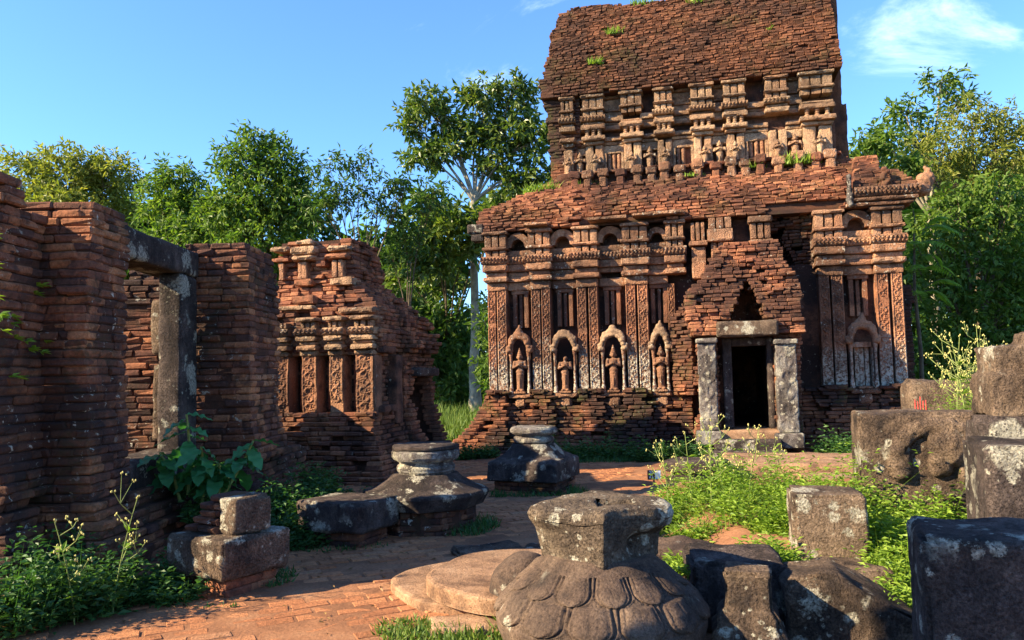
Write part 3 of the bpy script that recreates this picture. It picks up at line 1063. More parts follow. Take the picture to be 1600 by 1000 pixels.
B = [((7.62, -0.22, 4.95 + 0.09 * i), (0.06 + 0.02 * math.sin(i), 0.08, 0.07)) for i in range(7)]
me = remesh(B, [], 0.02, 'antefix', 1, 0.02, 6); me.materials.append(M['stone_white']); link('antefix', me, temple)
B = [((8.28 + 0.05 * math.sin(i * 1.9), -0.20, 5.30 + 0.06 * i), (0.07, 0.08, 0.06)) for i in range(6)]
me = remesh(B, [], 0.02, 'relief', 1, 0.02, 7); me.materials.append(M['brick_tower']); link('relief', me, temple)

# left end bracket stone that sticks out of the corner
o = MB(); rb(o, -0.38, -0.02, -0.12, 0.25, 4.86, 5.08, 0.04, 0.03, 0.03, 12, 0.04); rb(o, -0.30, -0.02, -0.10, 0.25, 4.70, 4.855, 0.04, 0.02, 0.02, 13, 0.03)
o.build('corner_stone', M['stone_dark'], temple)

# --- upper storey
UU = [(1.62, 1.87), (2.14, 2.58), (3.04, 3.47), (3.82, 4.17), (4.64, 5.07), (5.36, 5.78), (6.27, 6.68), (7.0, 7.63)]
UP = [(7.06, 7.14, 0.06, 'bar'), (7.145, 7.25, 0.16, 'bar'), (7.255, 7.40, 0.02, 'bal'), (7.405, 7.52, 0.16, 'bar'), (7.53, 7.60, 0.08, 'bar'), (7.605, 7.74, 0.19, 'rope'),
      (7.745, 7.87, 0.08, 'row'), (7.875, 7.93, 0.15, 'bar'), (7.935, 8.17, 0.09, 'row'), (8.175, 8.25, 0.17, 'bar')]
V0 = 1.30
for i, (a, b) in enumerate(UU):
    g = random.Random(300 + i)
    # legs of the pilaster
    mid = (a + b) / 2
    for (p, q) in ((a, mid - 0.012), (mid + 0.012, b)) if i else ((a, b),):
        mb = MB(); rb(mb, p + 0.01, q - 0.01, V0 + 0.02, V0 + 0.3, 6.36, 7.055, 0.04, 0.012, 0.012, int(p * 77), 0.03)
        mb.build('pilaster', M['carved_pale'], temple)
    mb = MB()
    for (z0, z1, pr, kind) in UP:
        if i == 6 and 7.0 < z0 < 7.3:
            continue
        if g.random() < 0.04:
            continue
        e = pr * 0.4
        if kind == 'rope':
            rope(mb, a - e, b + e, V0 - pr, z0, z1, i)
        elif kind == 'row':
            block_row(mb, a - e, b + e, V0 - pr, V0 + 0.3, z0, z1, 3, 0.02, 0.014, i)
        elif kind == 'bal':
            n = 3
            for j in range(n):
                uc = a + (b - a) * (j + 0.5) / n
                zs = np.linspace(z0, z1, 7)
                rs = np.array([.06, .06, .035, .05, .035, .06, .06])
                Pp, Qq, Tt = polar(lambda T, Z: np.interp(Z, zs, rs), zs, 10)
                mb.add(Pp + np.array([uc, V0 - 0.06, 0]), Qq, Tt)
        else:
            rb(mb, a - e, b + e, V0 - pr, V0 + 0.3, z0, z1, 0.035, 0.018, 0.016, i * 7 + int(z0 * 30), 0.035)
    mb.build('cornice', M['carved_pale'], temple)
for i in range(len(UU) - 1):
    a, b = UU[i][1], UU[i + 1][0]
    mb = MB()
    for (z0, z1, pr, kind) in UP:
        if kind == 'bal' or (z0 > 7.74 and i % 3 == 2):
            continue
        rb(mb, a - 0.02, b + 0.02, V0 + (0.14 if z0 < 7.74 else 0.20) - pr * 0.6, V0 + 0.3, z0, z1, 0.04, 0.015, 0.014, i * 17 + int(z0 * 30), 0.02)
    rb(mb, a - 0.02, b + 0.02, V0 + 0.10, V0 + 0.3, 6.86, 7.05, 0.04, 0.012, 0.014, i, 0.02)
    mb.build('entablature', M['carved_pale'], temple)
    # small figure under each gap, or a window with balusters
    if i in (1, 3, 5):
        wd = MB()
        rb(wd, a + 0.0, a + 0.06, V0 + 0.06, V0 + 0.3, 6.44, 6.855, 0.04, 0.01, 0.008, i)
        rb(wd, b - 0.06, b, V0 + 0.06, V0 + 0.3, 6.44, 6.855, 0.04, 0.01, 0.008, i + 1)
        wn_ = wd.build('window', M['carved_pale'], temple)
        for j in range(2 if i == 3 else 3):
            uc = a + 0.06 + (b - a - 0.12) * (j + 0.5) / 3
            zs = np.linspace(6.44, 6.855, 8)
            rs = np.array([.05, .045, .05, .045, .05, .045, .05, .045])
            Pp, Qq, Tt = polar(lambda T, Z: np.interp(Z, zs, rs), zs, 10)
            MB().add(Pp + np.array([uc, V0 + 0.17, 0]), Qq, Tt).build('baluster', M['carved'], wn_)
    else:
        link('carved_figure', FIG2, temple, ((a + b) / 2, V0 + 0.06, 6.38), (0, 0, 0.1 * math.sin(i)), (0.95, 0.9, 0.58))
for i, (a, b) in enumerate(UU):
    link('carved_figure', FIG2, temple, ((a + b) / 2 + 0.03 * math.sin(i * 2), V0 - 0.06, 6.36), (0, 0, 0.1 * math.cos(i)), (0.85, 0.8, 0.50 + 0.04 * math.sin(i * 3)))
# brick left corner of the upper storey
for i in range(29):
    z = 6.15 + i * 0.077
    f = (z - 6.15) / 2.2
    e = 0.16 * max(0, f - 0.45) + (0.05 if i % 5 in (0, 1) and i > 10 else 0)
    tb.ring(tcore, 1.30 - e, 1.95 if f < 0.4 else 2.05, V0 + 0.05 - e * 0.6, 3.6, z, 0.077, 'SW', 0.25, 0.24, 0.02)
# row of broken brackets below it
for i in range(17):
    u = 1.95 + i * 0.345 + 0.05 * math.sin(i * 5.1)
    mb = MB()
    hgt = 0.42 + 0.05 * math.sin(i * 3.3)
    rb(mb, u - 0.09, u + 0.09, 0.76, 1.4, 5.90, 5.92 + hgt * 0.55, 0.035, 0.03, 0.03, i + 400, 0.05)
    rb(mb, u - 0.13, u + 0.13, 0.74, 1.4, 5.92 + hgt * 0.55, 5.92 + hgt, 0.035, 0.03, 0.04, i + 430, 0.06)
    mb.build('bracket', M['carved'] if i % 3 else M['brick_gate'], temple)
led = MB()
rb(led, 1.5, 7.75, 1.0, 1.6, 5.75, 6.36, 0.07, 0.03, 0.05, 5, 0.05)
led.build('ledge', M['core_dark'], temple)
for (za, vv) in ((6.26, 0.86), (5.90, 0.92)):
    rf.run((1.8, vv), (7.7, vv), za, 0.07, 0.35, 0.26, 0.04, 0.12)

# --- saddle roof
sr = Bricks(13)
score_ = MB()
HS = 0.071
z = 8.255
i = 0
while z < 11.0:
    t = max(0, (z - 8.4) / 2.6)
    v = 1.12 if t <= 0 else 1.12 + 1.2 * t ** 1.35
    uL = (1.16 if t < 0.12 else 1.22 + 0.10 * min(1, t * 2)) + (0.08 * (t ** 2)) + 0.05 * jag(z, 41, 7) + 0.06 * jag(z, 40, 2.2)
    uR = 7.86 - 0.08 * t + 0.03 * jag(z, 42, 6)
    top = lambda u: 10.95 - 0.075 * (u - 1.5) + 0.10 * jag(u, 44, 1.6) + 0.05 * jag(u, 47, 5) + (0.0 if u > 2.0 else -0.35 * (2.0 - u))
    # lay only where the broken ridge still stands
    seg = []
    u = uL
    while u < uR:
        ok = z < top(u)
        if ok and (not seg or seg[-1][1] < u - 0.11):
            seg.append([u, u + 0.1])
        elif ok:
            seg[-1][1] = min(u + 0.1, uR)
        u += 0.1
    for a, b in seg:
        sr.run((a, v), (b, v), z, HS, 0.30, 0.19, 0.009, 0.012, off=lambda s, z=z, a=a: 0.03 * jag(s + a, int(z * 50), 2.5) + 0.05 * jag(s + a + z, 45, 1.2) + (0.08 if jag(s + a + z * 3, 46, 1.5) > 0.72 else 0))
        if a < uL + 0.15:
            sr.run((uL, 4.3 - v * 0.6), (uL, v), z, HS, 0.3, 0.25, 0.03)
        V, Q = rblock((a + 0.06, v + 0.10, z), (b - 0.04, max(v + 0.5, 4.6 - v), z + HS - 0.002), 9, 0, 0)
        score_.add(V, Q)
    z += HS
    i += 1
# thin strip of the far gable seen past the right edge
gb = MB()
rb(gb, 7.70, 8.06, 1.9, 4.0, 6.2, 7.7, 0.08, 0.03, 0.04, 8, 0.05)
rb(gb, 7.70, 8.0, 2.1, 4.0, 7.7, 11.3, 0.08, 0.03, 0.04, 9, 0.05)
gb.build('gable', M['brick_top'], temple)

# --- porch
pr_ = Bricks(14)
pcore = MB()
HP = 0.074
def porch_sides(z):
    if z < 2.3:
        l, r = 4.50, 6.45
    elif z < 3.0:
        l, r = 4.36, 6.50
    else:
        t = (z - 3.0) / 1.15
        l = 4.34 + 0.80 * t ** 1.1
        r = 6.53 - 0.50 * max(0, t - 0.25) ** 0.8
    return l + 0.13 * jag(z, 61, 3.5) + 0.05 * jag(z, 64, 9), r + 0.10 * jag(z, 62, 4)
def porch_hole(z):
    if z < 2.66:
        return 4.93, 5.98
    t = (z - 2.66) / 0.72
    if t >= 1:
        return None
    st = math.floor(t * 5) / 5
    return 5.20 + 0.32 * st, 5.84 - 0.28 * st
for i in range(57):
    z = i * HP
    l, r = porch_sides(z)
    if r - l < 0.1:
        break
    v = -1.2 + 0.30 * max(0, z - 2.9) + 0.04 * jag(z, 63, 6)
    hl = porch_hole(z)
    if hl:
        if z < 2.30:      # jambs stand behind the stone columns
            segs = ((l, hl[0], v + 0.22), (hl[1], r, v + 0.22))
        else:
            segs = ((l, hl[0], v), (hl[1], r, v))
    else:
        segs = ((l, r, v),)
    for a, b, vv in segs:
        pr_.run((a, vv), (b, vv), z, HP, 0.22, 0.19, 0.04, 0.05 if z > 2.6 else 0.02, off=lambda s, a=a, z=z: 0.06 * jag(s + a, int(z * 40), 4) + 0.08 * jag(s + a + z, 66, 1.5))
        V, Q = rblock((a + 0.06, vv + 0.14, z), (b - 0.06, 0.35, z + HP - 0.003), 9, 0, 0)
        pcore.add(V, Q)
        pr_.run((a, 0.3), (a, vv), z, HP, 0.22, 0.23, 0.025, off=lambda s, z=z: 0.08 * jag(s, int(z * 40), 2))
        pr_.run((b, vv), (b, 0.3), z, HP, 0.22, 0.23, 0.025)
for i in range(15):          # torn brickwork round the hollow right of the porch
    z = 3.80 + i * HP
    pr_.run((6.62 + 0.16 * jag(z, 67, 3) - 0.02 * i, 0.42), (6.97, 0.36), z, HP, 0.4, 0.2, 0.03, 0.05)
    pr_.run((5.95, 0.40), (6.16 + 0.12 * jag(z, 68, 3), 0.46), z, HP, 0.4, 0.2, 0.03, 0.05)
for i in range(5):
    z = 4.58 + i * HP
    pr_.run((6.1, 0.3 + 0.02 * i), (6.95, 0.25), z, HP, 0.4, 0.2, 0.04, 0.25 if i < 2 else 0.05)
# rubble slope left of the porch
for i in range(24):
    z = 1.2 + i * HP
    if z > 2.9:
        break
    pr_.run((4.02 + 0.03 * jag(z, 5, 9), -0.12), (4.45, -0.35), z, HP, 0.25, 0.21, 0.03, 0.04)
for i in range(14):
    z = 2.75 + i * HP
    pr_.run((3.98 + 0.07 * i, 0.02 + 0.0 * i), (4.6 + 0.06 * i, -0.25), z, HP, 0.3, 0.21, 0.04, 0.08)

tb.place(temple, M['brick_base'], 300, TO, TA)
rf.place(temple, M['brick_roof'], 0, TO, TA, mass='roof_brick_mass')
sr.place(temple, M['brick_top'], 0, TO, TA, mass='crown_brick_mass')
pr_.place(temple, M['brick_tower'], 0, TO, TA, mass='porch_brick_mass')
tcore.build('brick_core', M['core_dark'], temple)['kind'] = 'stuff'
wing.build('wing_core', M['core_dark'], temple)
rcore.build('roof_core', M['core_dark'], temple)
score_.build('crown_core', M['core_dark'], temple)
pcore.build('porch_core', M['core_dark'], temple)

# door: carved stone columns, lintel, frame, threshold and steps
def carved_column(u0, u1, z0, z1, seed):
    root = empty('column', ((u0 + u1) / 2, -1.22, z0))
    root.parent = temple
    hw, hh = (u1 - u0) / 2, z1 - z0
    mb = MB()
    nz = 90
    for (s0, s1) in ((0.0, hh),):
        V, Q = rblock((-hw, 0, 0), (hw, 0.34, hh), 0.022, 0.02, 0.004, seed, 6)
        zz = V[:, 2] / hh
        waist = 1.0 - 0.10 * (np.abs(zz - 0.62) < 0.03) - 0.08 * (np.abs(zz - 0.17) < 0.03) - 0.07 * (np.abs(zz - 0.93) < 0.02)
        V[:, 0] *= waist
        fr = V[:, 1] < 0.1
        rel = 0.020 * scroll(V[:, 0], V[:, 2], hw * 2, 0.60) + 0.014 * fbm(V + seed, 9, 3, seed)
        V[:, 1] -= np.where(fr, rel, 0)
        mb.add(V, Q)
    mb.build('shaft', M['stone_white'], root, True)
    b_ = MB()
    V, Q = rblock((-hw - 0.08, -0.12, -0.28), (hw + 0.06, 0.40, -0.004), 0.03, 0.02, 0.012, seed, 5, None, 0.02)
    b_.add(V, Q); b_.build('base', M['stone_white'], root, True)
    c_ = MB()
    V, Q = rblock((-hw - 0.03, -0.06, hh + 0.003), (hw + 0.03, 0.36, hh + 0.10), 0.03, 0.015, 0.012, seed + 1, 5, None, 0.02)
    c_.add(V, Q); c_.build('capital', M['stone_white'], root, True)
carved_column(4.55, 4.90, 0.55, 2.22, 1)
carved_column(5.98, 6.36, 0.50, 2.16, 2)
o = MB(); rb(o, 4.92, 6.04, -1.36, -0.92, 2.33, 2.62, 0.03, 0.03, 0.03, 3, 0.04); o.build('lintel', M['stone_spot'], temple, True)
fr = MB()
rb(fr, 5.03, 5.20, -0.86, -0.5, 0.56, 2.32, 0.05, 0.012, 0.008, 4); rb(fr, 5.86, 5.98, -0.86, -0.5, 0.56, 2.32, 0.05, 0.012, 0.008, 5); rb(fr, 5.202, 5.858, -0.85, -0.5, 2.16, 2.319, 0.05, 0.012, 0.008, 6)
fr.build('door_frame', M['stone_dark'], temple, True)
for k_, (a, b, v0, v1, z0, z1) in enumerate(((4.86, 6.02, -1.22, -0.3, 0.0, 0.55), (4.80, 6.0, -1.55, -1.224, 0.0, 0.40), (4.62, 6.05, -1.95, -1.554, 0.0, 0.22))):
    o = MB(); rb(o, a, b, v0, v1, z0, z1, 0.04, 0.03, 0.015, 60 + k_, 0.02); o.build('step', M['stone_dark'] if k_ else M['stone_warm'], temple, True)
# ------------------------------------------------------------------ the small ruined gate tower
GO = np.array([-2.2746, 12.5, 0.0])
gate = tag(empty('ruined_gate', GO, TA), 'small crumbling brick gate tower with sunlit carved pilasters and dark side doorway', 'gate')
gb_ = Bricks(31)
gcore = MB()
HG = 0.076
def gate_rect(z):
    j = 0.035 * jag(z, 81, 9)
    if z < 1.1:
        f = (1 - z / 1.1) ** 1.3
        return -2.4, 0.02 + 0.34 * f + j, -0.02 - 0.42 * f + j, 2.82
    if z < 2.07:
        return -2.2, -0.06 + j * 0.4, 0.20 + j * 0.4, 2.78
    if z < 2.75:
        return -2.2, 0.03 + (0.10 if 2.2 < z < 2.45 else 0.02) + j * 0.4, 0.08 + j * 0.3, 2.70 - 0.25 * (z - 2.07)
    if z < 3.32:
        t = (z - 2.75) / 0.57
        return -2.22 + 0.25 * t + j, 0.02 - 0.50 * t ** 1.3 + j, 0.10 + 0.42 * t + j, 2.35 - 0.5 * t ** 0.7
    t = (z - 3.32) / 0.8
    return -1.96 + j, -0.50 - 0.07 * t + j, 0.47 + j, 1.78 - 0.1 * t + j
i = 0
while i * HG < 4.10:
    z = i * HG
    x0, x1, y0, y1 = gate_rect(z)
    door = 0.42 < z < 1.72
    dy0, dy1 = 1.62 + max(0, (z - 1.4)) * 0.7, 2.5 - max(0, (z - 1.4)) * 0.5
    xe = x1 + (0.13 if z < 2.3 else 0.08 if z < 2.75 else 0.0)
    ym = 1.18
    top_miss = 0.25 if z > 3.95 else 0.03
    if 1.1 < z < 2.07:
        gb_.run((x0, y0 + 0.16), (x1, y0 + 0.16), z, HG, 0.2, 0.25, 0.02)
        gcore.add(*rblock((x0, y0 + 0.16, z), (x1 - 0.05, ym, z + HG - 0.002), 9, 0, 0))
    else:
        gb_.run((x0, y0), (x1, y0), z, HG, 0.26, 0.23, 0.035 if z > 2.7 else 0.025, top_miss, off=lambda s, z=z: 0.06 * jag(s, int(z * 33), 3.5) + (0.06 * jag(s + z, 8, 2) if z > 2.7 else 0))
        gcore.add(*rblock((x0, y0 + 0.12, z), (x1 - 0.06, ym, z + HG - 0.002), 9, 0, 0))
    gb_.run((x1, y0), (x1, min(ym, y1)), z, HG, 0.22, 0.24, 0.03)
    if y1 > ym:
        if door:
            gb_.run((xe, ym), (xe, dy0), z, HG, 0.24, 0.24, 0.04)
            gb_.run((xe, dy1), (xe, y1), z, HG, 0.24, 0.24, 0.04)
            gcore.add(*rblock((x0, ym, z), (xe - 0.08, dy0 - 0.05, z + HG - 0.002), 9, 0, 0))
            gcore.add(*rblock((x0, dy1 + 0.08, z), (xe - 0.08, y1 - 0.05, z + HG - 0.002), 9, 0, 0))  # cheek left as bare dark core, its colour deepens the doorway's shade
            gcore.add(*rblock((x0, dy0 - 0.05, z), (-1.4, dy1 + 0.08, z + HG - 0.002), 9, 0, 0))
        else:
            gb_.run((xe, ym), (xe, y1), z, HG, 0.24, 0.24, 0.045, 0.04, off=lambda s, z=z: 0.07 * jag(s, int(z * 33) + 9, 3))
            gcore.add(*rblock((x0, ym, z), (xe - 0.10, y1 - 0.06, z + HG - 0.002), 9, 0, 0))
        gb_.run((x1, ym), (xe, ym), z, HG, 0.2, 0.24, 0.02)
    i += 1
# carved front
def gate_mb(name, mb, mat='carved', parent=None):
    return mb.build(name, M[mat], parent or gate)
for i, (a, b) in enumerate(((-1.75, -1.53), (-1.27, -1.01), (-0.77, -0.54), (-0.30, 0.0))):
    nu, nz = 13, 60
    U, Z = np.meshgrid(np.linspace(0, 1, nu), np.linspace(0, 1, nz), indexing='ij')
    wd = b - a
    zb = 1.14 - 0.12 * (i == 3)
    zz = zb + Z * (2.07 - zb)
    e = np.minimum(U, 1 - U)
    rel = np.where(e > 0.12, scroll((U - 0.5) * wd, zz, wd, 0.26) * 0.024 - 0.016, 0.0)
    P = np.stack([a + U * wd, -0.02 - rel, zz], -1).reshape(-1, 3)
    er = fbm(P + i * 3.3, 5, 3, i)
    P[:, 1] += np.clip(er, 0.1, 1) * 0.07 + np.clip(1 - (P[:, 2] - zb) / 0.35, 0, 1) * np.clip(er + 0.4, 0, 1) * 0.08
    mb = MB().add(P, grid_faces(nu, nz))
    mb.add(*rblock((a + 0.003, 0.03, zb), (b - 0.003, 0.36, 2.07), 0.3, 0, 0))
    gate_mb('pilaster', mb, 'pilaster_gate')
    mb = MB()
    for (z0, z1, pr, kind) in ((2.075, 2.16, 0.05, 'bar'), (2.165, 2.25, 0.13, 'bar'), (2.255, 2.31, 0.06, 'bar'), (2.315, 2.40, 0.14, 'bar'), (2.405, 2.53, 0.16, 'rope'), (2.535, 2.64, 0.06, 'row'), (2.645, 2.71, 0.15, 'bar')):
        if i == 0 and z0 > 2.6:
            continue
        e = pr * 0.4
        if kind == 'rope':
            rope(mb, a - e, b + e, -pr, z0, z1, i + 7)
        elif kind == 'row':
            block_row(mb, a - e, b + e, -pr, 0.3, z0, z1, 3, 0.03, 0.015, i)
        else:
            mb.add(*rblock((a - e, -pr, z0), (b + e, 0.3, z1), 0.035, 0.016, 0.016, i * 9 + int(z0 * 50), 5, None, 0.035))
    gate_mb('cornice', mb, 'carved_pale')
for i, (a, b) in enumerate(((-1.53, -1.27), (-1.01, -0.77), (-0.54, -0.30))):
    mb = MB()
    for (z0, z1, v) in ((2.08, 2.24, 0.12), (2.25, 2.38, 0.06), (2.39, 2.53, 0.03), (2.54, 2.70, 0.10)):
        mb.add(*rblock((a - 0.03, v, z0), (b + 0.03, 0.36, z1), 0.035, 0.016, 0.016, i * 5 + int(z0 * 50), 5, None, 0.02))
    gate_mb('entablature', mb, 'carved_pale')
    mb = MB()
    mb.add(*rblock((a + 0.10, 0.22, 1.18), (b - 0.10, 0.40, 2.0), 0.03, 0.01, 0.016, i + 40))
    gate_mb('false_window', mb, 'niche_back')
# remains of the second tier: little pilasters under jutting slabs
for i, x in enumerate((-1.86, -1.50, -1.42, -0.85, -0.74)):
    mb = MB().add(*rblock((x - 0.045, 0.34, 3.42), (x + 0.045, 0.6, 3.72), 0.03, 0.01, 0.014, i + 3, 5, None, 0.02))
    gate_mb('small_pilaster', mb)
for i, (a, b, v, z0, z1) in enumerate(((-2.02, -1.70, 0.30, 3.74, 3.80), (-1.62, -1.22, 0.24, 3.74, 3.82), (-1.66, -1.20, 0.28, 3.85, 3.98), (-1.0, -0.58, 0.26, 3.74, 3.81), (-2.06, -1.72, 0.30, 3.92, 4.0), (-0.98, -0.56, 0.30, 3.88, 3.96),
                                         (-1.60, -1.26, 0.30, 3.30, 3.41), (-0.92, -0.50, 0.28, 3.28, 3.41), (-1.58, -1.24, 0.30, 4.02, 4.10), (-1.20, -1.02, 0.34, 3.62, 3.72), (-1.75, -1.1, 0.02, 2.86, 2.93), (-0.62, 0.02, 0.0, 2.76, 2.86), (-1.5, -1.1, 0.06, 2.96, 3.10))):
    mb = MB().add(*rblock((a, v, z0), (b, v + 0.4, z1), 0.035, 0.016, 0.022, i + 63, 5, None, 0.04))
    gate_mb('cornice_slab', mb, 'carved_pale' if i % 3 else 'brick_gate')
# lintel over the side doorway and its carved jamb
gate_mb('lintel', MB().add(*rblock((-0.3, 1.55, 1.70), (0.24, 2.62, 1.86), 0.04, 0.02, 0.02, 3, 5, None, 0.03)), 'stone_dark')
for z0, w_ in ((1.12, 0.30), (2.10, 0.34), (2.30, 0.38)):
    gate_mb('side_moulding', MB().add(*rblock((-0.10, 0.10, z0), (0.16, 0.62, z0 + 0.12), 0.04, 0.015, 0.02, int(z0 * 10), 5, None, 0.03)), 'niche_back')
gate_mb('side_pilaster', MB().add(*rblock((-0.10, 0.02, 1.02), (0.03, 0.32, 2.08), 0.035, 0.015, 0.03, 14, 6, None, 0.03)), 'pilaster_gate')
gate_mb('side_pilaster', MB().add(*rblock((-0.10, 0.72, 0.9), (0.12, 1.0, 2.08), 0.035, 0.015, 0.03, 15, 6, None, 0.03)), 'niche_back')
gb_.place(gate, M['brick_gate'], 300, GO, TA)
g_core = gcore.build('brick_core', M['core_dark'], gate)

# ------------------------------------------------------------------ the long ruined wall on the left
wall = tag(empty('ruined_wall', (-3.5, 7.0, 0)), 'dark ruined brick wall with a tall stone framed opening, on the left', 'wall')
WO = np.array([-3.5, 7.0, 0.0])
lb = Bricks(41)
lcore = MB()
HW = 0.0735
def wring(x0, x1, y0, y1, z, sides, jit=0.014, skip=0.0, L=0.25):
    lb.ring(lcore, x0 - WO[0], x1 - WO[0], y0 - WO[1], y1 - WO[1], z, HW, sides, 0.2, L, jit, skip, 0.022)
n_c = int(3.45 / HW)
for i in range(n_c):
    z = i * HW
    j = 0.02 * jag(z, 91, 6)
    # stepped plinth
    if z < 0.80:
        f = 1 - z / 0.8
        st = math.floor(f * 6) / 6
        wring(-4.4, -3.44 + 0.42 * st + j, 6.30 - 0.22 * st + j, 8.35, z, 'SE', 0.02, 0.015)
        wring(-4.4, -2.92 + 0.36 * st + j, 8.36 - 0.25 * st, 10.6, z, 'SE', 0.03, 0.03)
        wring(-4.6, -3.86 + 0.30 * st + j, 5.76, 6.2, z, 'SE', 0.02)
    # nearest stretch of wall
    elif z < 3.40 - 0.0:
        if z < 3.02 + 0.02:
            wring(-4.6, -3.86 + j + 0.10 * max(0, 1.5 - z), 5.76, 6.32, z, 'SE', 0.02)
        elif z < 3.30:
            wring(-4.6, -3.84 + j, 5.76, 6.05 - 0.9 * (z - 3.02), z, 'SEN', 0.03, 0.1)
    # first pier
    if 0.80 <= z < 3.17:
        tp = max(0.0, z - 2.75)
        bulge = 0.03 * math.sin(z * 2.3)
        wring(-4.75, -3.46 + j - 0.22 * tp ** 1.2 + bulge, 6.30 + 0.30 * tp ** 1.5 + j * 0.6, 6.93, z, 'SEN', 0.013, 0.04 if tp > 0.3 else 0.0)
    # second pier
    if 0.80 <= z < 3.22:
        low = max(0.0, 1.3 - z)
        tp = max(0.0, z - 2.8)
        wring(-3.64, -2.90 + j + 0.25 * low - 0.25 * tp ** 1.3, 8.50 - 0.05 * low, 9.55 + 0.1 * low - 0.4 * tp, z, 'SE', 0.017, 0.03)
    # thick inner cheek of the opening
    if 0.35 <= z < 2.80:
        wring(-6.2, -3.66, 8.66 + j, 9.4, z, 'S', 0.012)
for i in range(60):          # pier added out of view on the left, to shade the right-hand blocks
    z = i * HW
    j = 0.03 * jag(z, 95, 5)
    wring(-3.5, -2.72 + j, 1.7 - j, 2.92 + j - 0.2 * max(0, z - 3.6), z, 'SENW', 0.02)
for i in range(44):          # hidden stretch added behind the second pier, to shade the court
    z = i * HW
    if z < 3.2:
        wring(-4.75, -4.12 + 0.03 * jag(z, 97, 5), 9.45, (12.4 if z < 1.9 else 11.3) - 0.15 * jag(z, 98, 4), z, 'SE', 0.02)
lb.place(wall, M['brick_left'], 300, WO, 0.0)
lcore.build('brick_core', M['core_dark'], wall)['kind'] = 'stuff'
def wall_stone(name, c0, c1, seed, mat='stone_dark', res=0.04):
    V, Q = rblock(np.array(c0) - WO, np.array(c1) - WO, res, 0.025, 0.016, seed, 4, None, 0.02)
    return MB().add(V, Q).build(name, M[mat], wall, True)
wall_stone('lintel', (-3.90, 6.86, 2.84), (-3.47, 8.50, 3.13), 3)
wall_stone('door_post', (-3.72, 8.03, 0.92), (-3.46, 8.44, 2.835), 4)
wall_stone('sill', (-3.95, 6.95, 0.70), (-3.44, 8.48, 0.98), 5)
wall_stone('inner_stone', (-4.05, 8.58, 2.0), (-3.72, 8.9, 2.62), 6, 'stone')
wall_stone('inner_stone', (-4.02, 8.57, 1.05), (-3.70, 8.9, 1.9), 7, 'stone')

# ------------------------------------------------------------------ stones of the court
def stone(name, label, cat, c, size, rz, z0, mat, seed, r=0.03, amp=0.02, res=0.03, shape=None, chip=0.07, group=None, parent=None, freq=3.5):
    amp = amp * 1.5
    V, Q = rblock((-size[0] / 2, -size[1] / 2, 0), (size[0] / 2, size[1] / 2, size[2]), res, r, amp, seed, freq, shape, chip)
    o = MB().add(V, Q).build(name, M[mat], parent, True)
    o.location = (c[0], c[1], z0)
    o.rotation_euler = (0, 0, rz)
    if label:
        tag(o, label, cat, group)
    return o

def corner(p, w_, d_, a):
    c, s_ = math.cos(a), math.sin(a)
    return (p[0] + c * w_ / 2 - s_ * d_ / 2, p[1] + s_ * w_ / 2 + c * d_ / 2)

def brick_foot(parent, w_, d_, h_, seed, rz=0.0, mat='brick_tower'):
    b = Bricks(seed)
    cr = MB()
    n = max(1, int(round(h_ / 0.075)))
    for i in range(n):
        b.ring(cr, -w_ / 2, w_ / 2, -d_ / 2, d_ / 2, i * h_ / n, h_ / n, 'SEWN', 0.14, 0.24, 0.015, 0, 0.03)
    pm = parent.matrix_basis
    b.place(parent, M[mat], 300, (pm.translation.x, pm.translation.y, 0), parent.rotation_euler.z)
    cr.build('foot_core', M['core_dark'], parent)

# block with a stub of brickwork on it, beside the path
bs = tag(empty('stone_block', (-2.36, 6.42, 0), math.radians(-33)), 'lichen spotted stone block carrying a stub of broken brickwork', 'stone block')
brick_foot(bs, 0.56, 0.50, 0.15, 51)
V, Q = rblock((-0.36, -0.33, 0.15), (0.36, 0.33, 0.47), 0.025, 0.025, 0.02, 7, 4, lambda P: np.stack([P[:, 0] * (0.93 + 0.07 * np.clip((P[:, 2] - 0.15) / 0.12, 0, 1)), P[:, 1] * (0.93 + 0.07 * np.clip((P[:, 2] - 0.15) / 0.12, 0, 1)), P[:, 2]], -1), 0.04)
MB().add(V, Q).build('block', M['stone_spot'], bs, True)
st_ = Bricks(52)
for i, (a, b) in enumerate(((-0.27, 0.22), (-0.22, 0.2), (-0.15, 0.21), (-0.17, 0.22), (-0.08, 0.2))):
    st_.run((a, -0.20 + 0.015 * i), (0.10, -0.20 + 0.015 * i), 0.475 + i * 0.06, 0.06, 0.3, 0.24, 0.015)
st_.place(bs, M['brick_tower'], 300, (-2.36, 6.42, 0), math.radians(-33))
V, Q = rblock((0.08, -0.17, 0.472), (0.30, 0.18, 0.765), 0.025, 0.02, 0.02, 17, 5, None, 0.04)
MB().add(V, Q).build('upper_stone', M['stone_spot'], bs, True)

# low block behind it
bs2 = tag(empty('stone_block', (-1.72, 8.02, 0), math.radians(-24)), 'low grey stone block with flat top beside the large round pedestal', 'stone block')
brick_foot(bs2, 0.60, 0.52, 0.17, 53, mat='brick_left')
V, Q = rblock((-0.40, -0.34, 0.172), (0.40, 0.34, 0.47), 0.025, 0.03, 0.022, 9, 4, None, 0.04)
MB().add(V, Q).build('block', M['stone_dark'], bs2, True)

def ngon(T, n, rot=0.0, soft=0.9):
    a = (T - rot + math.pi / n) % (2 * math.pi / n) - math.pi / n
    return (math.cos(math.pi / n) / np.cos(a)) * soft + (1 - soft)

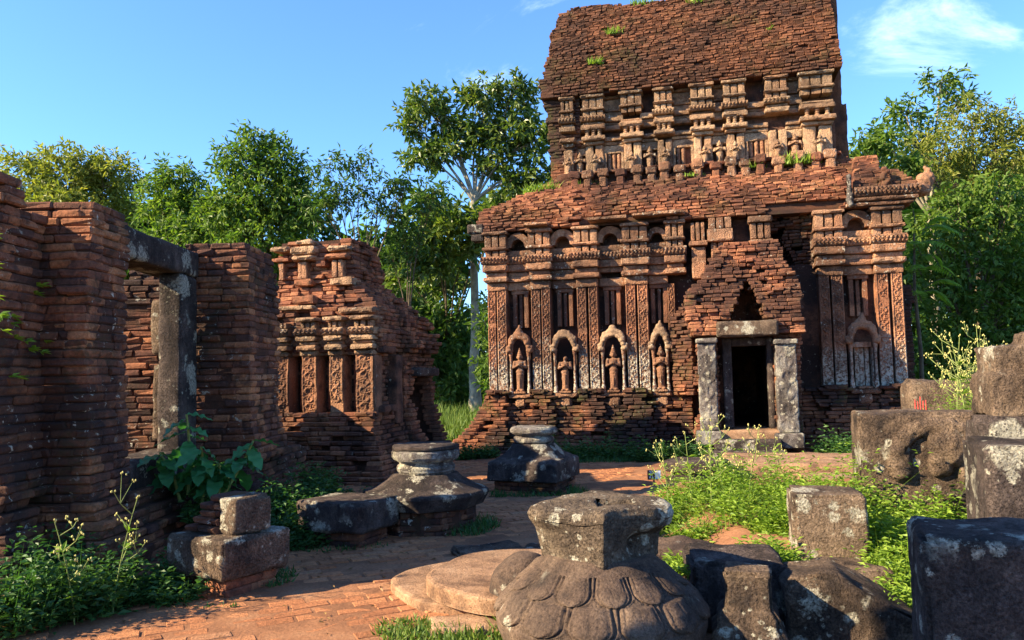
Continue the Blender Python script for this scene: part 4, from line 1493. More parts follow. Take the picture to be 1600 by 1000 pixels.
# large octagonal pedestal
pa = tag(empty('stone_pedestal', (-1.0, 8.72, 0), 0.0), 'large dark moulded pedestal with a round neck on a brick foot', 'pedestal')
b8 = Bricks(54)
c8 = MB()
for i in range(4):
    rr_ = 0.60
    pts = [(rr_ * math.cos(math.pi / 8 + k * math.pi / 4), rr_ * math.sin(math.pi / 8 + k * math.pi / 4)) for k in range(8)]
    for k in range(8):
        b8.run(pts[k], pts[(k + 1) % 8], i * 0.072, 0.072, 0.14, 0.23, 0.014)
b8.place(pa, M['brick_left'], 300, (-1.0, 8.72, 0))
Pp, Qq, Tt = polar(lambda T, Z: 0.57 * ngon(T, 8, math.pi / 8, 1.0) + 0 * Z, np.linspace(0, 0.285, 4), 32)
c8.add(Pp, Qq, Tt).build('foot_core', M['core_dark'], pa)
zs = np.array([0.288, 0.30, 0.44, 0.47, 0.485, 0.52, 0.60, 0.64, 0.66, 0.665])
rs = np.array([0.60, 0.66, 0.74, 0.73, 0.66, 0.58, 0.44, 0.40, 0.38, 0.37])
def ped_r(T, Z):
    s = np.clip((Z - 0.45) / 0.15, 0, 1)
    return np.interp(Z, zs, rs) * (ngon(T, 8, math.pi / 8, 1.0) * (1 - s) + s * ngon(T, 8, math.pi / 8, 0.5))
Pp, Qq, Tt = polar(ped_r, np.unique(np.concatenate([zs, np.linspace(0.29, 0.665, 34)])), 160)
Pp += np.array([0, 0, 0]) + (fbm(Pp, 4, 4, 3) * 0.02)[:, None] * np.array([1, 1, 0.5])
MB().add(Pp, Qq, Tt).build('moulded_base', M['stone_dark'], pa, True)
zs2 = [0.66, 0.68, 0.70, 0.74, 0.76, 0.765, 0.80, 0.81, 0.83, 0.86, 0.925, 0.945, 0.95]
rs2 = [0.31, 0.315, 0.33, 0.34, 0.33, 0.31, 0.31, 0.34, 0.375, 0.395, 0.395, 0.375, 0.34]
Pp, Qq, Tt = polar(lambda T, Z: np.interp(Z, zs2, rs2) * (1 - 0.5 * np.clip((Z - 0.8) / 0.05, 0, 1) * (1 - ngon(T, 12, 0, 1.0))), np.unique(np.concatenate([zs2, np.linspace(0.66, 0.95, 30)])), 120)
Pp += (fbm(Pp, 6, 3, 4) * 0.010)[:, None]
MB().add(Pp, Qq, Tt).build('neck', M['stone_white'], pa, True)
Pp, Qq, Tt = polar(lambda T, Z: (0.385 - 0.02 * (Z > 0.99)) * (1 + 0.05 * (ngon(T, 10, 0.2, 1.0) - 1)), np.linspace(0.952, 1.0, 5), 90)
Pp += (fbm(Pp, 6, 3, 5) * 0.012)[:, None]
MB().add(Pp, Qq, Tt).build('cap', M['stone_dark'], pa, True)
pa.scale = (0.97, 0.97, 0.94)

# square pedestal with a round neck, farther off
pb = tag(empty('stone_pedestal', (0.28, 11.3, 0), math.radians(-22)), 'square dark pedestal with a double ring top before the temple', 'pedestal')
brick_foot(pb, 0.92, 0.86, 0.19, 55, mat='brick_left')
def sq_r(T, Z):
    z = np.array([0.192, 0.21, 0.46, 0.48, 0.50, 0.56, 0.66, 0.70])
    r = np.array([0.50, 0.53, 0.51, 0.50, 0.46, 0.40, 0.33, 0.31])
    s = np.clip((Z - 0.46) / 0.22, 0, 1)
    sq = 1.0 / np.maximum(np.abs(np.cos(T)), np.abs(np.sin(T)))
    return np.interp(Z, z, r) * (sq * (1 - s) + s)
Pp, Qq, Tt = polar(sq_r, np.unique(np.concatenate([[0.192, 0.21, 0.46, 0.48, 0.5], np.linspace(0.2, 0.70, 26)])), 160)
Pp += (fbm(Pp, 5, 4, 13) * 0.014)[:, None]
MB().add(Pp, Qq, Tt).build('moulded_base', M['stone_dark'], pb, True)
zs3 = [0.70, 0.71, 0.73, 0.76, 0.79, 0.80, 0.82, 0.83, 0.86, 0.90, 0.93, 0.94]
rs3 = [0.25, 0.28, 0.30, 0.305, 0.29, 0.26, 0.26, 0.31, 0.345, 0.345, 0.32, 0.28]
Pp, Qq, Tt = polar(lambda T, Z: np.interp(Z, zs3, rs3), np.unique(np.concatenate([zs3, np.linspace(0.70, 0.94, 24)])), 100)
Pp += (fbm(Pp, 7, 3, 14) * 0.010)[:, None]
MB().add(Pp, Qq, Tt).build('ring_top', M['stone_white'], pb, True)

# round steps in the middle of the court
def half_round(name, label, c, rx, ry, z0, h_, seed, mat='stone_warm', a0=0.0, cut=None):
    zs_ = np.array([0, 0.15, 0.3, 0.5, 0.7, 0.85, 0.93, 1.0]) * h_
    def f(T, Z):
        t = Z / h_
        r = np.where(t > 0.85, 1 - 0.05 * ((t - 0.85) / 0.15) ** 2, 1.0)
        return r * (1 + 0.05 * np.sin(T * 2 + seed) + 0.025 * np.sin(T * 5 + seed * 2))
    # rings inwards so that the top can be uneven
    Pp, Qq, Tt = polar(f, zs_, 90)
    rim = len(zs_)
    Pp[:, 0] *= rx; Pp[:, 1] *= ry
    if cut is not None:
        Pp[:, 0] = np.minimum(Pp[:, 0], cut + 0.02 * np.sin(Pp[:, 1] * 14))
    Pp = rot2(Pp, a0)
    Pp[:, 2] += fbm(Pp + seed, 3, 3, seed) * 0.010 * (Pp[:, 2] > 0.01)
    o = MB().add(Pp, Qq, Tt).build(name, M[mat], None, False)
    o.location = (c[0], c[1], z0)
    tag(o, label, 'step')
    return o
half_round('round_step', 'lower rounded sandstone step half under the upper one', (-0.16, 6.15), 0.82, 0.72, 0.0, 0.10, 3)
half_round('round_step', 'upper rounded sandstone step in the sun beside the lotus pedestal', (0.02, 5.95), 0.72, 0.70, 0.102, 0.12, 5, cut=0.28)
stone('paving_slab', 'flat grey slab in the shade behind the rounded steps', 'slab', (-0.28, 7.35), (0.62, 0.42, 0.09), 0.35, 0.0, 'stone', 61, 0.03, 0.03)
stone('paving_slab', 'small broken grey slab touching the lichened lotus pedestal stone', 'slab', (0.22, 7.25), (0.30, 0.36, 0.09), -0.2, 0.0, 'stone', 62, 0.03, 0.03)
stone('paving_slab', 'low dusty slab at the grassy foot of the rounded steps', 'slab', (-0.30, 5.25), (0.62, 0.34, 0.06), 0.1, 0.0, 'stone_warm', 63, 0.02, 0.03)

LB = MB().add(*BRK[3]).mesh('loose_brick', M['brick_tower'])
for k_, (x, y, z, a, lab) in enumerate(((-2.72, 7.72, 0.20, 0.4, 'loose brick on the wall plinth left of the low grey block'), (-2.30, 9.3, 0.045, 1.1, 'loose brick lying by the second pier of the wall'), (-2.05, 9.75, 0.045, -0.3, 'loose brick between second pier and large round pedestal'),
                                       (-2.62, 9.0, 0.10, 0.2, 'loose brick leaning at the weedy foot of the second pier'), (-1.62, 10.2, 0.045, 0.8, 'loose brick on the paving behind the large round pedestal'), (-2.5, 6.95, 0.045, -0.6, 'loose brick behind the block with the brickwork stub'))):
    tag(link('loose_brick', LB, None, (x, y, z), (0.1 * math.sin(k_), 0.12 * math.cos(k_ * 2), a), (0.27, 0.15, 0.075)), lab, 'brick', 'loose bricks by the left wall')

# ---- the lotus pedestal, nearest of all
lo = tag(empty('lotus_pedestal', (0.50, 4.78, 0), 0.0), 'carved lotus pedestal with two petal rows under a broken lichened block', 'pedestal')
zl = np.array([0.0, 0.06, 0.14, 0.20, 0.26, 0.31, 0.36, 0.41, 0.455, 0.495, 0.53, 0.55, 0.57, 0.61])
rl = np.array([0.53, 0.57, 0.61, 0.635, 0.64, 0.625, 0.59, 0.542, 0.49, 0.44, 0.40, 0.385, 0.36, 0.32])
def lotus_r(T, Z):
    r = np.interp(Z, zl, rl)
    n = 13.0
    def petals(z0, z1, ph, hgt):
        t = np.clip((Z - z0) / (z1 - z0), 0, 1)         # 0 at the tip (low), 1 at the root (high)
        a = ((T * n / (2 * math.pi) + ph) % 1.0 - 0.5) * 2
        half = np.where(t < 0.45, np.sqrt(np.clip(1 - ((0.45 - t) / 0.45) ** 2, 0, 1)), 1.0 - 0.12 * (t - 0.45)) * 0.93
        ins = (Z > z0) & (Z < z1)
        d = half - np.abs(a)
        line = np.exp(-((d - 0.02) / 0.055) ** 2) * 0.026 + np.exp(-((d - 0.24) / 0.035) ** 2) * 0.010 + np.exp(-(a / 0.03) ** 2) * 0.004 * (d > 0.1)
        swell = np.clip(d / 0.5, 0, 1) ** 0.7 * hgt
        return np.where(ins, swell * (d > 0) - np.where(d > -0.15, line, 0.006), 0.0)
    worn = np.clip(np.cos(T + 0.2) * 0 + 1.0, 0, 1)
    return r + worn * (petals(0.265, 0.42, 0.15, 0.022) + petals(0.42, 0.545, 0.65, 0.018) - 0.004)
Pp, Qq, Tt = polar(lotus_r, np.unique(np.concatenate([np.linspace(0, 0.26, 16), np.linspace(0.26, 0.61, 105)])), 420)
er = fbm(Pp + 4, 3.0, 4, 21)
wear = np.clip(fbm(Pp + 11, 1.6, 2, 23) + 0.0, 0, 1)
Pp[:, :2] *= (1 + 0.012 * er - 0.03 * wear ** 1.5)[:, None]
Pp[:, 2] += 0.012 * er
MB().add(Pp, Qq, Tt).build('lotus_base', M['stone_lotus'], lo, True)
# the block on it: square on the skew, chipped, hollowed on top
def blk_r(T, Z):
    rot = math.radians(-92)
    s4 = 1.0 / np.maximum(np.abs(np.cos(T - rot - math.pi / 4)), np.abs(np.sin(T - rot - math.pi / 4)))
    base = np.interp(Z, [0.575, 0.60, 0.63, 0.68, 0.76, 0.80, 0.87, 0.91, 0.925], [0.25, 0.262, 0.262, 0.27, 0.285, 0.29, 0.30, 0.285, 0.25])
    sq = 0.78 * s4 + 0.24
    # bosses to either side
    lump = 0.16 * np.exp(-((np.angle(np.exp(1j * (T - math.radians(-25)))) / 0.45) ** 2)) * np.clip((Z - 0.72) / 0.08, 0, 1)
    lump2 = 0.07 * np.exp(-((np.angle(np.exp(1j * (T - math.radians(-165)))) / 0.40) ** 2)) * np.clip((Z - 0.76) / 0.06, 0, 1)
    cut = -0.10 * np.exp(-((np.angle(np.exp(1j * (T - math.radians(-38)))) / 0.35) ** 2)) * np.exp(-((Z - 0.70) / 0.07) ** 2)
    return base * sq * 1.0 + (lump + lump2 + cut) * 0.8
n_, zz_ = 260, np.linspace(0.575, 0.925, 60)
th = np.linspace(0, 2 * math.pi, n_, endpoint=False)
T_, Z_ = np.meshgrid(th, zz_, indexing='ij')
R_ = blk_r(T_, Z_)
side = np.stack([R_ * np.cos(T_), R_ * np.sin(T_), Z_], -1)
rings = [1.0, 0.93, 0.82, 0.68, 0.55, 0.46, 0.40, 0.30, 0.15, 0.04]
top = np.stack([np.stack([R_[:, -1] * k * np.cos(th), R_[:, -1] * k * np.sin(th), np.full(n_, 0.925)], -1) for k in rings[1:]], 1)
al = np.concatenate([side, top], 1)
P = al.reshape(-1, 3)
hole = np.clip((0.075 - np.maximum(np.abs(P[:, 0] - 0.09) * 0.7, np.abs(P[:, 1] + 0.08))) / 0.03, 0, 1) * (P[:, 2] > 0.924)
er = fbm(P + 3, 4.5, 5, 31)
rad = np.linalg.norm(P[:, :2], axis=1, keepdims=True)
P[:, :2] *= 1 + (0.07 * er[:, None] - 0.10 * np.clip(fbm(P + 8, 6, 3, 33)[:, None] - 0.2, 0, 1))
P[:, 2] += 0.02 * er * (P[:, 2] > 0.7) - 0.12 * hole - 0.05 * np.clip(fbm(P + 5, 2.5, 2, 35), 0, 1) * (P[:, 2] > 0.85)
MB().add(P, grid_faces(n_, al.shape[1], True)).build('broken_block', M['stone_crust'], lo, True)

# boulder behind it on the left
Vb, Tb = ico((0, 0, 0), (0.24, 0.27, 0.26), 5)
Vb += (fbm(Vb, 3, 4, 41) * 0.05)[:, None] * Vb / 0.25
o = MB().add(Vb, None, Tb).build('boulder', M['stone_lotus'], None, True); o.location = (0.06, 5.42, 0.22)
tag(o, 'rounded brown boulder tucked behind the lotus pedestal', 'boulder')
stone('stone_slab', 'broad worn slab with a bitten edge behind the lotus pedestal', 'slab', (1.22, 6.25), (0.75, 0.50, 0.34), -0.15, 0.0, 'stone_lotus', 65, 0.06, 0.04)
stone('stone_block', 'dark low block in shadow between lotus pedestal and small baluster stone', 'stone block', (1.46, 5.30), (0.62, 0.55, 0.47), -0.12, 0.0, 'stone_dark', 66, 0.05, 0.03)
# stepped baluster stone
def bal_shape(P):
    s = np.interp(P[:, 2], [0, 0.17, 0.20, 0.27, 0.31, 0.46, 0.50, 0.53], [1.0, 1.0, 0.86, 0.84, 0.66, 0.62, 0.68, 0.66])
    return np.stack([P[:, 0] * s + 0.04 * (1 - s), P[:, 1] * s, P[:, 2]], -1)
stone('baluster_stone', 'small upright stepped stone with pale lichen patches', 'carved stone', (1.36, 4.68), (0.42, 0.36, 0.53), -0.3, 0.0, 'stone_spot', 67, 0.03, 0.02, 0.022, bal_shape)
def gable_shape(P):
    t = np.clip(P[:, 2] / 0.46, 0, 1)
    q = P.copy()
    q[:, 2] *= 1 - 0.55 * np.clip((q[:, 0] + 0.08) / 0.45, 0, 1) - 0.10 * np.clip((-q[:, 0] - 0.2) / 0.2, 0, 1)
    return q
stone('gabled_stone', 'broad carved stone with a sloping right shoulder in the foreground', 'carved stone', corner((1.62, 4.78), 0.8, 0.5, -0.25), (0.80, 0.50, 0.45), -0.25, 0.0, 'stone', 68, 0.05, 0.035, 0.025, gable_shape)
stone('stone_slab', 'flat broken stone lying behind the gabled foreground stone', 'slab', (2.15, 5.55), (0.85, 0.5, 0.30), 0.1, 0.0, 'stone', 69, 0.06, 0.04)
stone('stone_block', 'upright brown cube stone with lichen patches rising from bright weeds', 'stone block', corner((2.16, 6.08), 0.54, 0.56, -0.25), (0.54, 0.56, 0.62), -0.25, 0.10, 'stone_spot', 70, 0.03, 0.022, 0.022)
stone('stone_slab', 'buried slab that carries the upright lichened cube stone', 'slab', (2.48, 6.32), (0.9, 0.8, 0.098), -0.25, 0.0, 'stone_dark', 71, 0.03, 0.03, 0.05)
# big dark blocks at the right edge
stone('stone_block', 'huge dark block with shaded face at the right foreground edge', 'stone block', corner((1.95, 3.78), 1.2, 0.62, -0.36), (1.20, 0.62, 0.88), -0.36, 0.0, 'stone_dark', 72, 0.06, 0.02, 0.025)  # dark stone deepens the shadow that the added pier casts on its face
mid_b = tag(empty('stone_block', (*corner((2.90, 4.78), 1.1, 0.76, -0.36), 0), -0.36), 'tall dark block standing behind the huge right foreground block', 'stone block')
MB().add(*rblock((-0.55, -0.38, 0), (0.55, 0.38, 1.20), 0.03, 0.04, 0.02, 73, 3.5, None, 0.04)).build('block', M['stone_dark'], mid_b, True)  # dark stone stands in for a cast shadow on this block
stone('stone_slab', 'thin ledge slab under the sculpted stone at the right edge', 'slab', corner((3.24, 5.35), 0.8, 0.5, -0.3), (0.8, 0.5, 1.33), -0.3, 0.0, 'stone_dark', 74, 0.03, 0.02, 0.04)
# sculpted stone on top
B = [((0.32, -0.22, 0.12), (0.22, 0.22, 0.16)), ((0.36, -0.25, 0.30), (0.26, 0.24, 0.15)), ((0.40, -0.20, 0.47), (0.24, 0.26, 0.14)), ((0.30, -0.15, 0.58), (0.22, 0.2, 0.12)), ((0.02, -0.30, 0.36), (0.07, 0.07, 0.05)), ((0.1, -0.3, 0.2), (0.12, 0.1, 0.09))]
me = remesh(B, [((-0.26, -0.24, 0.0), (0.5, 0.30, 0.30)), ((-0.22, -0.20, 0.25), (0.5, 0.28, 0.50)), ((0.02, -0.18, 0.45), (0.55, 0.25, 0.60))], 0.018, 'sculpted_stone', 3, 0.02, 9)
me.materials.append(M['stone'])
tag(link('sculpted_stone', me, None, (3.68, 5.58, 1.33), (0, 0, -0.3)), 'weathered sculpted stone with bulging folds at the right edge', 'carved stone')
# carved block with a scroll in relief
cb = tag(empty('carved_block', (*corner((3.20, 7.22), 1.1, 0.72, -0.33), 0.0), -0.33), 'wide sandstone block with a coiled scroll relief, red tipped sticks behind', 'carved stone')
MB().add(*rblock((-0.55, -0.36, 0.2), (0.55, 0.36, 1.27), 0.025, 0.04, 0.025, 75, 3.5, None, 0.04)).build('block', M['stone'], cb, True)
B = []
for k_ in range(16):
    t = math.radians(205 - k_ * 13)
    B.append(((0.12 + 0.36 * math.cos(t), -0.36, 0.86 + 0.30 * math.sin(t)), (0.085, 0.085, 0.085)))
B += [((0.20, -0.37, 0.98), (0.19, 0.12, 0.19)), ((0.12, -0.36, 0.82), (0.12, 0.09, 0.13)), ((-0.20, -0.36, 0.80), (0.11, 0.08, 0.17)), ((0.30, -0.36, 0.72), (0.05, 0.07, 0.10))]
me = remesh(B, [], 0.02, 'scroll_relief', 2, 0.02, 4); me.materials.append(M['stone']); link('scroll_relief', me, cb)
stone('stone_block', 'plain stone behind the scroll block, with a round pale spot', 'stone block', corner((4.62, 9.0), 0.75, 0.6, -0.28), (0.75, 0.6, 1.53), -0.28, 0.0, 'stone', 76, 0.04, 0.03, 0.035)
# red incense sticks
inc = tag(empty('incense_sticks', (4.50, 8.55, 0.0), 0), 'few thin red incense sticks standing behind the scroll block', 'incense')
for k_ in range(5):
    x = (k_ - 2) * 0.03
    V, Q = tube([(x * 0.6, 0, 0.0), (x, 0.0, 1.33 + 0.03 * math.sin(k_ * 4))], 0.006, 6)
    MB().add(V, Q).build('stick', M['red'] if 'red' in M else M.setdefault('red', m_plain('red_paint', (0.55, 0.07, 0.06), 0.6)), inc)

# platform before the temple door and the slabs in front of it
stone('platform_step', 'long sunlit sandstone step before the temple door', 'step', (4.55, 12.5), (2.3, 1.7, 0.27), TA, 0.0, 'stone_warm', 77, 0.03, 0.02, 0.05)
stone('platform_step', 'second sandstone step against the long sunlit one, nearer the weeds', 'step', (5.2, 11.1), (2.2, 0.8, 0.14), TA, 0.0, 'stone_warm', 78, 0.03, 0.025, 0.05)
stone('stone_slab', 'low sunlit slab beyond the lotus pedestal, edged with weeds', 'slab', (1.95, 9.75), (1.05, 0.6, 0.16), -0.1, 0.0, 'stone_warm', 79, 0.05, 0.03)
stone('stone_slab', 'warm sandstone slab in the weeds under the tall flowering stems', 'slab', (2.55, 10.3), (0.8, 0.6, 0.20), -0.25, 0.0, 'stone_warm', 80, 0.05, 0.03)
zs4 = np.linspace(0, 0.36, 16)
Pp, Qq, Tt = polar(lambda T, Z: np.interp(Z, [0, .1, .12, .2, .22, .34, .36], [.42, .42, .34, .34, .44, .44, .38]) * (1 + 0.12 * np.cos(2 * T)), zs4, 70)
Pp += (fbm(Pp, 5, 3, 18) * 0.03)[:, None]
o = MB().add(Pp, Qq, Tt).build('carved_stone', M['stone_dark'], None, True); o.location = (2.75, 11.75, 0)
tag(o, 'low dark moulded stone beside the number sign', 'carved stone')
# worn earth bank on the right that carries weeds and stones
xs = np.linspace(-2.6, 3.4, 70); ys = np.linspace(-2.2, 2.6, 60)
X, Y = np.meshgrid(xs, ys, indexing='ij')
P = np.stack([X, Y, np.zeros_like(X)], -1).reshape(-1, 3)
e = np.clip(1 - np.maximum(np.abs(P[:, 0] - 0.4) / 2.9, np.abs(P[:, 1] - 0.2) / 2.35), 0, 1)
P[:, 2] = np.minimum(e * 1.2, 0.24) + fbm(P, 1.5, 4, 6) * 0.06 * np.clip(e * 6, 0, 1) - 0.05 * (e <= 0.01)
o = MB().add(P, grid_faces(70, 60)).build('earth_bank', M['dirt'], None, True); o.location = (3.9, 8.2, 0)
tag(o, 'low earth bank under the weeds on the right', 'bank', kind='structure')

# ------------------------------------------------------------------ signs
M['sign_brown'] = m_plain('sign_brown', (0.10, 0.055, 0.045), 0.5, 0.1)
M['sign_white'] = m_plain('sign_white', (0.75, 0.77, 0.82), 0.5, 0.05)
def sign(c, rz, label, number):
    s = tag(empty('number_sign', c, rz), label, 'sign')
    MB().add(*rblock((-0.095, -0.012, 0.20), (0.095, 0.012, 0.335), 0.05, 0.004, 0.0)).build('board', M['sign_brown'], s)
    MB().add(*rblock((0.008, -0.018, 0.212), (0.088, -0.0125, 0.325), 0.05, 0.0, 0.0)).build('white_panel', M['sign_white'], s)
    V, Q = tube([(0, 0.02, -0.02), (0, 0.02, 0.3)], 0.012, 8)
    MB().add(V, Q).build('post', M['sign_brown'], s)
    if number:
        cu = bpy.data.curves.new('number', 'FONT')
        cu.body = number; cu.size = 0.062; cu.align_x = 'CENTER'; cu.extrude = 0.001
        to = bpy.data.objects.new('number_tmp', cu); COL.objects.link(to)
        nm = bpy.data.meshes.new_from_object(to.evaluated_get(bpy.context.evaluated_depsgraph_get()))
        bpy.data.objects.remove(to)
        nm.materials.clear(); nm.materials.append(M['sign_white'])
        o = link('number', nm, s)
        o.location = (-0.045, -0.0145, 0.283); o.rotation_euler = (math.pi / 2, 0, 0)
        pts = [(-0.045 + 0.020 * math.cos(t), -0.016, 0.240 + 0.022 * math.sin(t)) for t in np.linspace(0, math.pi, 9)]
        V, Q = tube(pts, 0.003, 6); hp = MB().add(V, Q)
        for sx in (-1, 1):
            hp.add(*rblock((-0.045 + sx * 0.020 - 0.006, -0.019, 0.222), (-0.045 + sx * 0.020 + 0.006, -0.0125, 0.243), 0.05, 0, 0))
        hp.build('headphone_mark', M['sign_white'], s)
    return s
sign((1.93, 10.8, 0.0), 0.1, 'small brown sign numbered 20 standing by the weeds', '20')
sign((-1.30, 13.4, 0.0), 0.2, 'small plain sign at the foot of the gate doorway', None)
# ------------------------------------------------------------------ leaves
def leaf_quads(C, D, N, L, W, fold=0.25):
    """one folded leaf per row: base C, direction D, normal N, length L, width W"""
    S = np.cross(D, N)
    S /= np.maximum(np.linalg.norm(S, axis=1, keepdims=True), 1e-9)
    L = np.asarray(L)[:, None]
    W = np.asarray(W)[:, None]
    mid = C + D * L * 0.45
    P = np.stack([C, mid + S * W * 0.5 + N * W * fold, C + D * L - N * L * 0.12, mid - S * W * 0.5 + N * W * fold], 1)
    n = len(C)
    return P.reshape(-1, 3), np.arange(n * 4).reshape(n, 4)

def unit(v):
    return v / np.maximum(np.linalg.norm(v, axis=-1, keepdims=True), 1e-9)

def crown_mesh(blobs, rg, twigs_per_m3, leaves, L, W, gap=0.0, droop=0.35, twig_len=0.5, hollow=0.45, sun_bias=True):
    """leaf clumps spread through lobes; blobs: centre xyz, radii xyz. returns leaf arrays and twig tips"""
    mb = MB()
    tips = []
    for (c, r) in blobs:
        c, r = np.asarray(c, float), np.asarray(r, float)
        vol = 4.19 * r[0] * r[1] * r[2]
        n = max(12, int(vol ** 0.72 * twigs_per_m3 * 6.5))
        d = unit(rg.normal(size=(n, 3)))
        rad = rg.uniform(hollow ** 3, 1, n) ** (1 / 3.0)
        lump = 1 + 0.30 * fbm(d * 2.1 + c, 1.0, 3, int(abs(c[0] * 10)) % 97)
        Tp = c + d * r * (rad * lump)[:, None]
        keep = fbm(Tp, 0.55, 2, 5) > (-1 + gap * 1.35)
        keep &= rg.uniform(size=n) > gap * 0.3
        Tp, d = Tp[keep], d[keep]
        n = len(Tp)
        if not n:
            continue
        tips.append(Tp[:: max(1, n // 14)])
        k = leaves
        along = unit(d + rg.normal(0, 0.5, (n, 3)) + np.array([0, 0, -0.1]))
        t = rg.uniform(-0.6, 0.6, (n, k))
        side = unit(rg.normal(size=(n, k, 3)))
        base = Tp[:, None] + along[:, None] * (t * twig_len)[..., None] + side * (rg.uniform(0, 0.22, (n, k)) * twig_len)[..., None]
        D = unit(along[:, None] * 0.6 + side * 0.9 + np.array([0, 0, -droop]))
        N = unit(rg.normal(0, 0.7, (n, k, 3)) + np.array([0, 0, 0.6]) + d[:, None] * 0.6)
        N = unit(N - D * (N * D).sum(-1, keepdims=True))
        sc = rg.uniform(0.65, 1.3, n * k)
        P, Q = leaf_quads(base.reshape(-1, 3), D.reshape(-1, 3), N.reshape(-1, 3), L * sc, W * sc)
        mb.add(P, Q)
    return mb, tips

def limb(mb, a, b, r0, r1, rg, wob=0.08, n=7, k=7):
    a, b = np.asarray(a, float), np.asarray(b, float)
    t = np.linspace(0, 1, n)[:, None]
    ln = np.linalg.norm(b - a)
    w = np.cumsum(rg.normal(0, wob * ln / n, (n, 3)), axis=0)
    w -= w[-1] * t
    pts = a + (b - a) * t + w * np.sin(np.pi * t) + np.array([0, 0, 0.10 * ln]) * np.sin(np.pi * t)
    V, Q = tube(pts, np.linspace(r0, r1, n), k)
    mb.add(V, Q)
    return pts

def tree(name, label, base, fork_z, r_trunk, blobs, mat, bark, seed, dens=3.0, leaves=16, L=0.34, W=0.15, gap=0.25, droop=0.35, twig_len=0.55, hollow=0.45, group=None, lean=(0, 0), cat='tree', sub=True, fork=3):
    rg = np.random.RandomState(seed)
    root = tag(empty(name, base), label, cat, group)
    base = np.asarray(base, float)
    rel = [(np.asarray(c) - base, r) for c, r in blobs]
    mb, tips = crown_mesh(rel, rg, dens, leaves, L, W, gap, droop, twig_len, hollow)
    mb.build('crown', mat, root)
    tr = MB()
    top = np.array([lean[0], lean[1], fork_z])
    n = 9
    t = np.linspace(0, 1, n)[:, None]
    pts = top * t + rg.normal(0, 0.035 * fork_z / n, (n, 3)) * np.array([1, 1, 0])
    pts[0] = (0, 0, -0.1)
    flare = r_trunk * (1 + 0.9 * np.exp(-np.linspace(0, 1, n) * 9))
    V, Q = tube(pts, flare * np.linspace(1, 0.72, n), 12)
    tr.add(V, Q)
    for (c, r), tp in zip(rel, tips + [None] * (len(rel) - len(tips))):
        s0 = pts[-1] if c[2] > fork_z else pts[max(2, int(n * 0.65))]
        pl = limb(tr, s0, c, r_trunk * 0.34, r_trunk * 0.08, rg)
        if sub and tp is not None:
            for q in tp[:12]:
                limb(tr, pl[rg.randint(3, len(pl))], q, r_trunk * 0.09, r_trunk * 0.02, rg, 0.1, 5, 5)
    tr.build('trunk', bark, root, True)
    return root

def lobes(Y, rows, thick=0.8):
    """lobes of a crown from where they stand in the picture: x, y, half width, half height (px), depth offset"""
    out = []
    for row in rows:
        x, y, rx, ry = row[:4]
        dy = row[4] if len(row) > 4 else 0.0
        c = at(x, y, Y + dy)
        s = (Y + dy) / F
        out.append((c, (rx * s, max(rx, ry) * s * thick, ry * s)))
    return out

def foot(x, Y):
    p = at(x, 620, Y)
    return (float(p[0]), float(p[1]), 0.0)

# left-hand trees behind the ruined wall
tree('leafy_tree', 'yellow green spreading tree at the far left above the wall', foot(95, 30), 4.5, 0.22,
     lobes(30, [(30, 290, 60, 48), (110, 265, 60, 38), (175, 270, 48, 30), (80, 330, 70, 40, -1), (160, 315, 55, 38, 1), (-40, 320, 60, 60)]), M['fol_yellow'], M['bark'], 1, 5.5, 16, 0.24, 0.085, 0.30, group='trees behind the ruins')
tree('leafy_tree', 'rounded mid green tree between yellow tree and the taller pointed one', foot(275, 27), 4.2, 0.18,
     lobes(27, [(275, 285, 48, 30), (250, 320, 45, 34), (310, 330, 48, 40), (280, 375, 60, 36, -1), (345, 380, 40, 40)]), M['fol_green'], M['bark'], 2, 5.8, 16, 0.22, 0.085, 0.26, group='trees behind the ruins')
tree('leafy_tree', 'tall pointed green tree rising behind the gap in the wall', foot(405, 25), 4.5, 0.2,
     lobes(25, [(405, 222, 38, 26), (385, 255, 52, 32), (440, 260, 45, 34), (410, 300, 75, 38), (365, 330, 55, 36), (460, 320, 48, 40), (410, 365, 80, 40), (420, 420, 70, 40, 1)]), M['fol_green'], M['bark'], 3, 6.2, 16, 0.20, 0.08, 0.24, group='trees behind the ruins')
tree('slender_tree', 'slender airy tree with thin bare stems above the small gate', foot(592, 23), 3.6, 0.085,
     lobes(23, [(515, 262, 34, 26), (560, 258, 34, 22), (600, 290, 36, 26), (540, 300, 46, 26), (500, 320, 40, 26), (585, 325, 30, 18), (640, 285, 26, 20)], 0.6), M['fol_deep'], M['bark'], 4, 5.6, 13, 0.19, 0.065, 0.30, group='trees behind the ruins', lean=(-0.5, 0), twig_len=0.45)
tree('slender_tree', 'thin dark sapling tree between airy tree and pale trunked tree', foot(640, 24), 3.4, 0.07,
     lobes(24, [(625, 330, 34, 24), (665, 320, 30, 26), (640, 375, 38, 26), (610, 400, 30, 24), (680, 300, 26, 24)], 0.6), M['fol_deep'], M['bark'], 5, 5.6, 13, 0.19, 0.07, 0.26, group='trees behind the ruins')
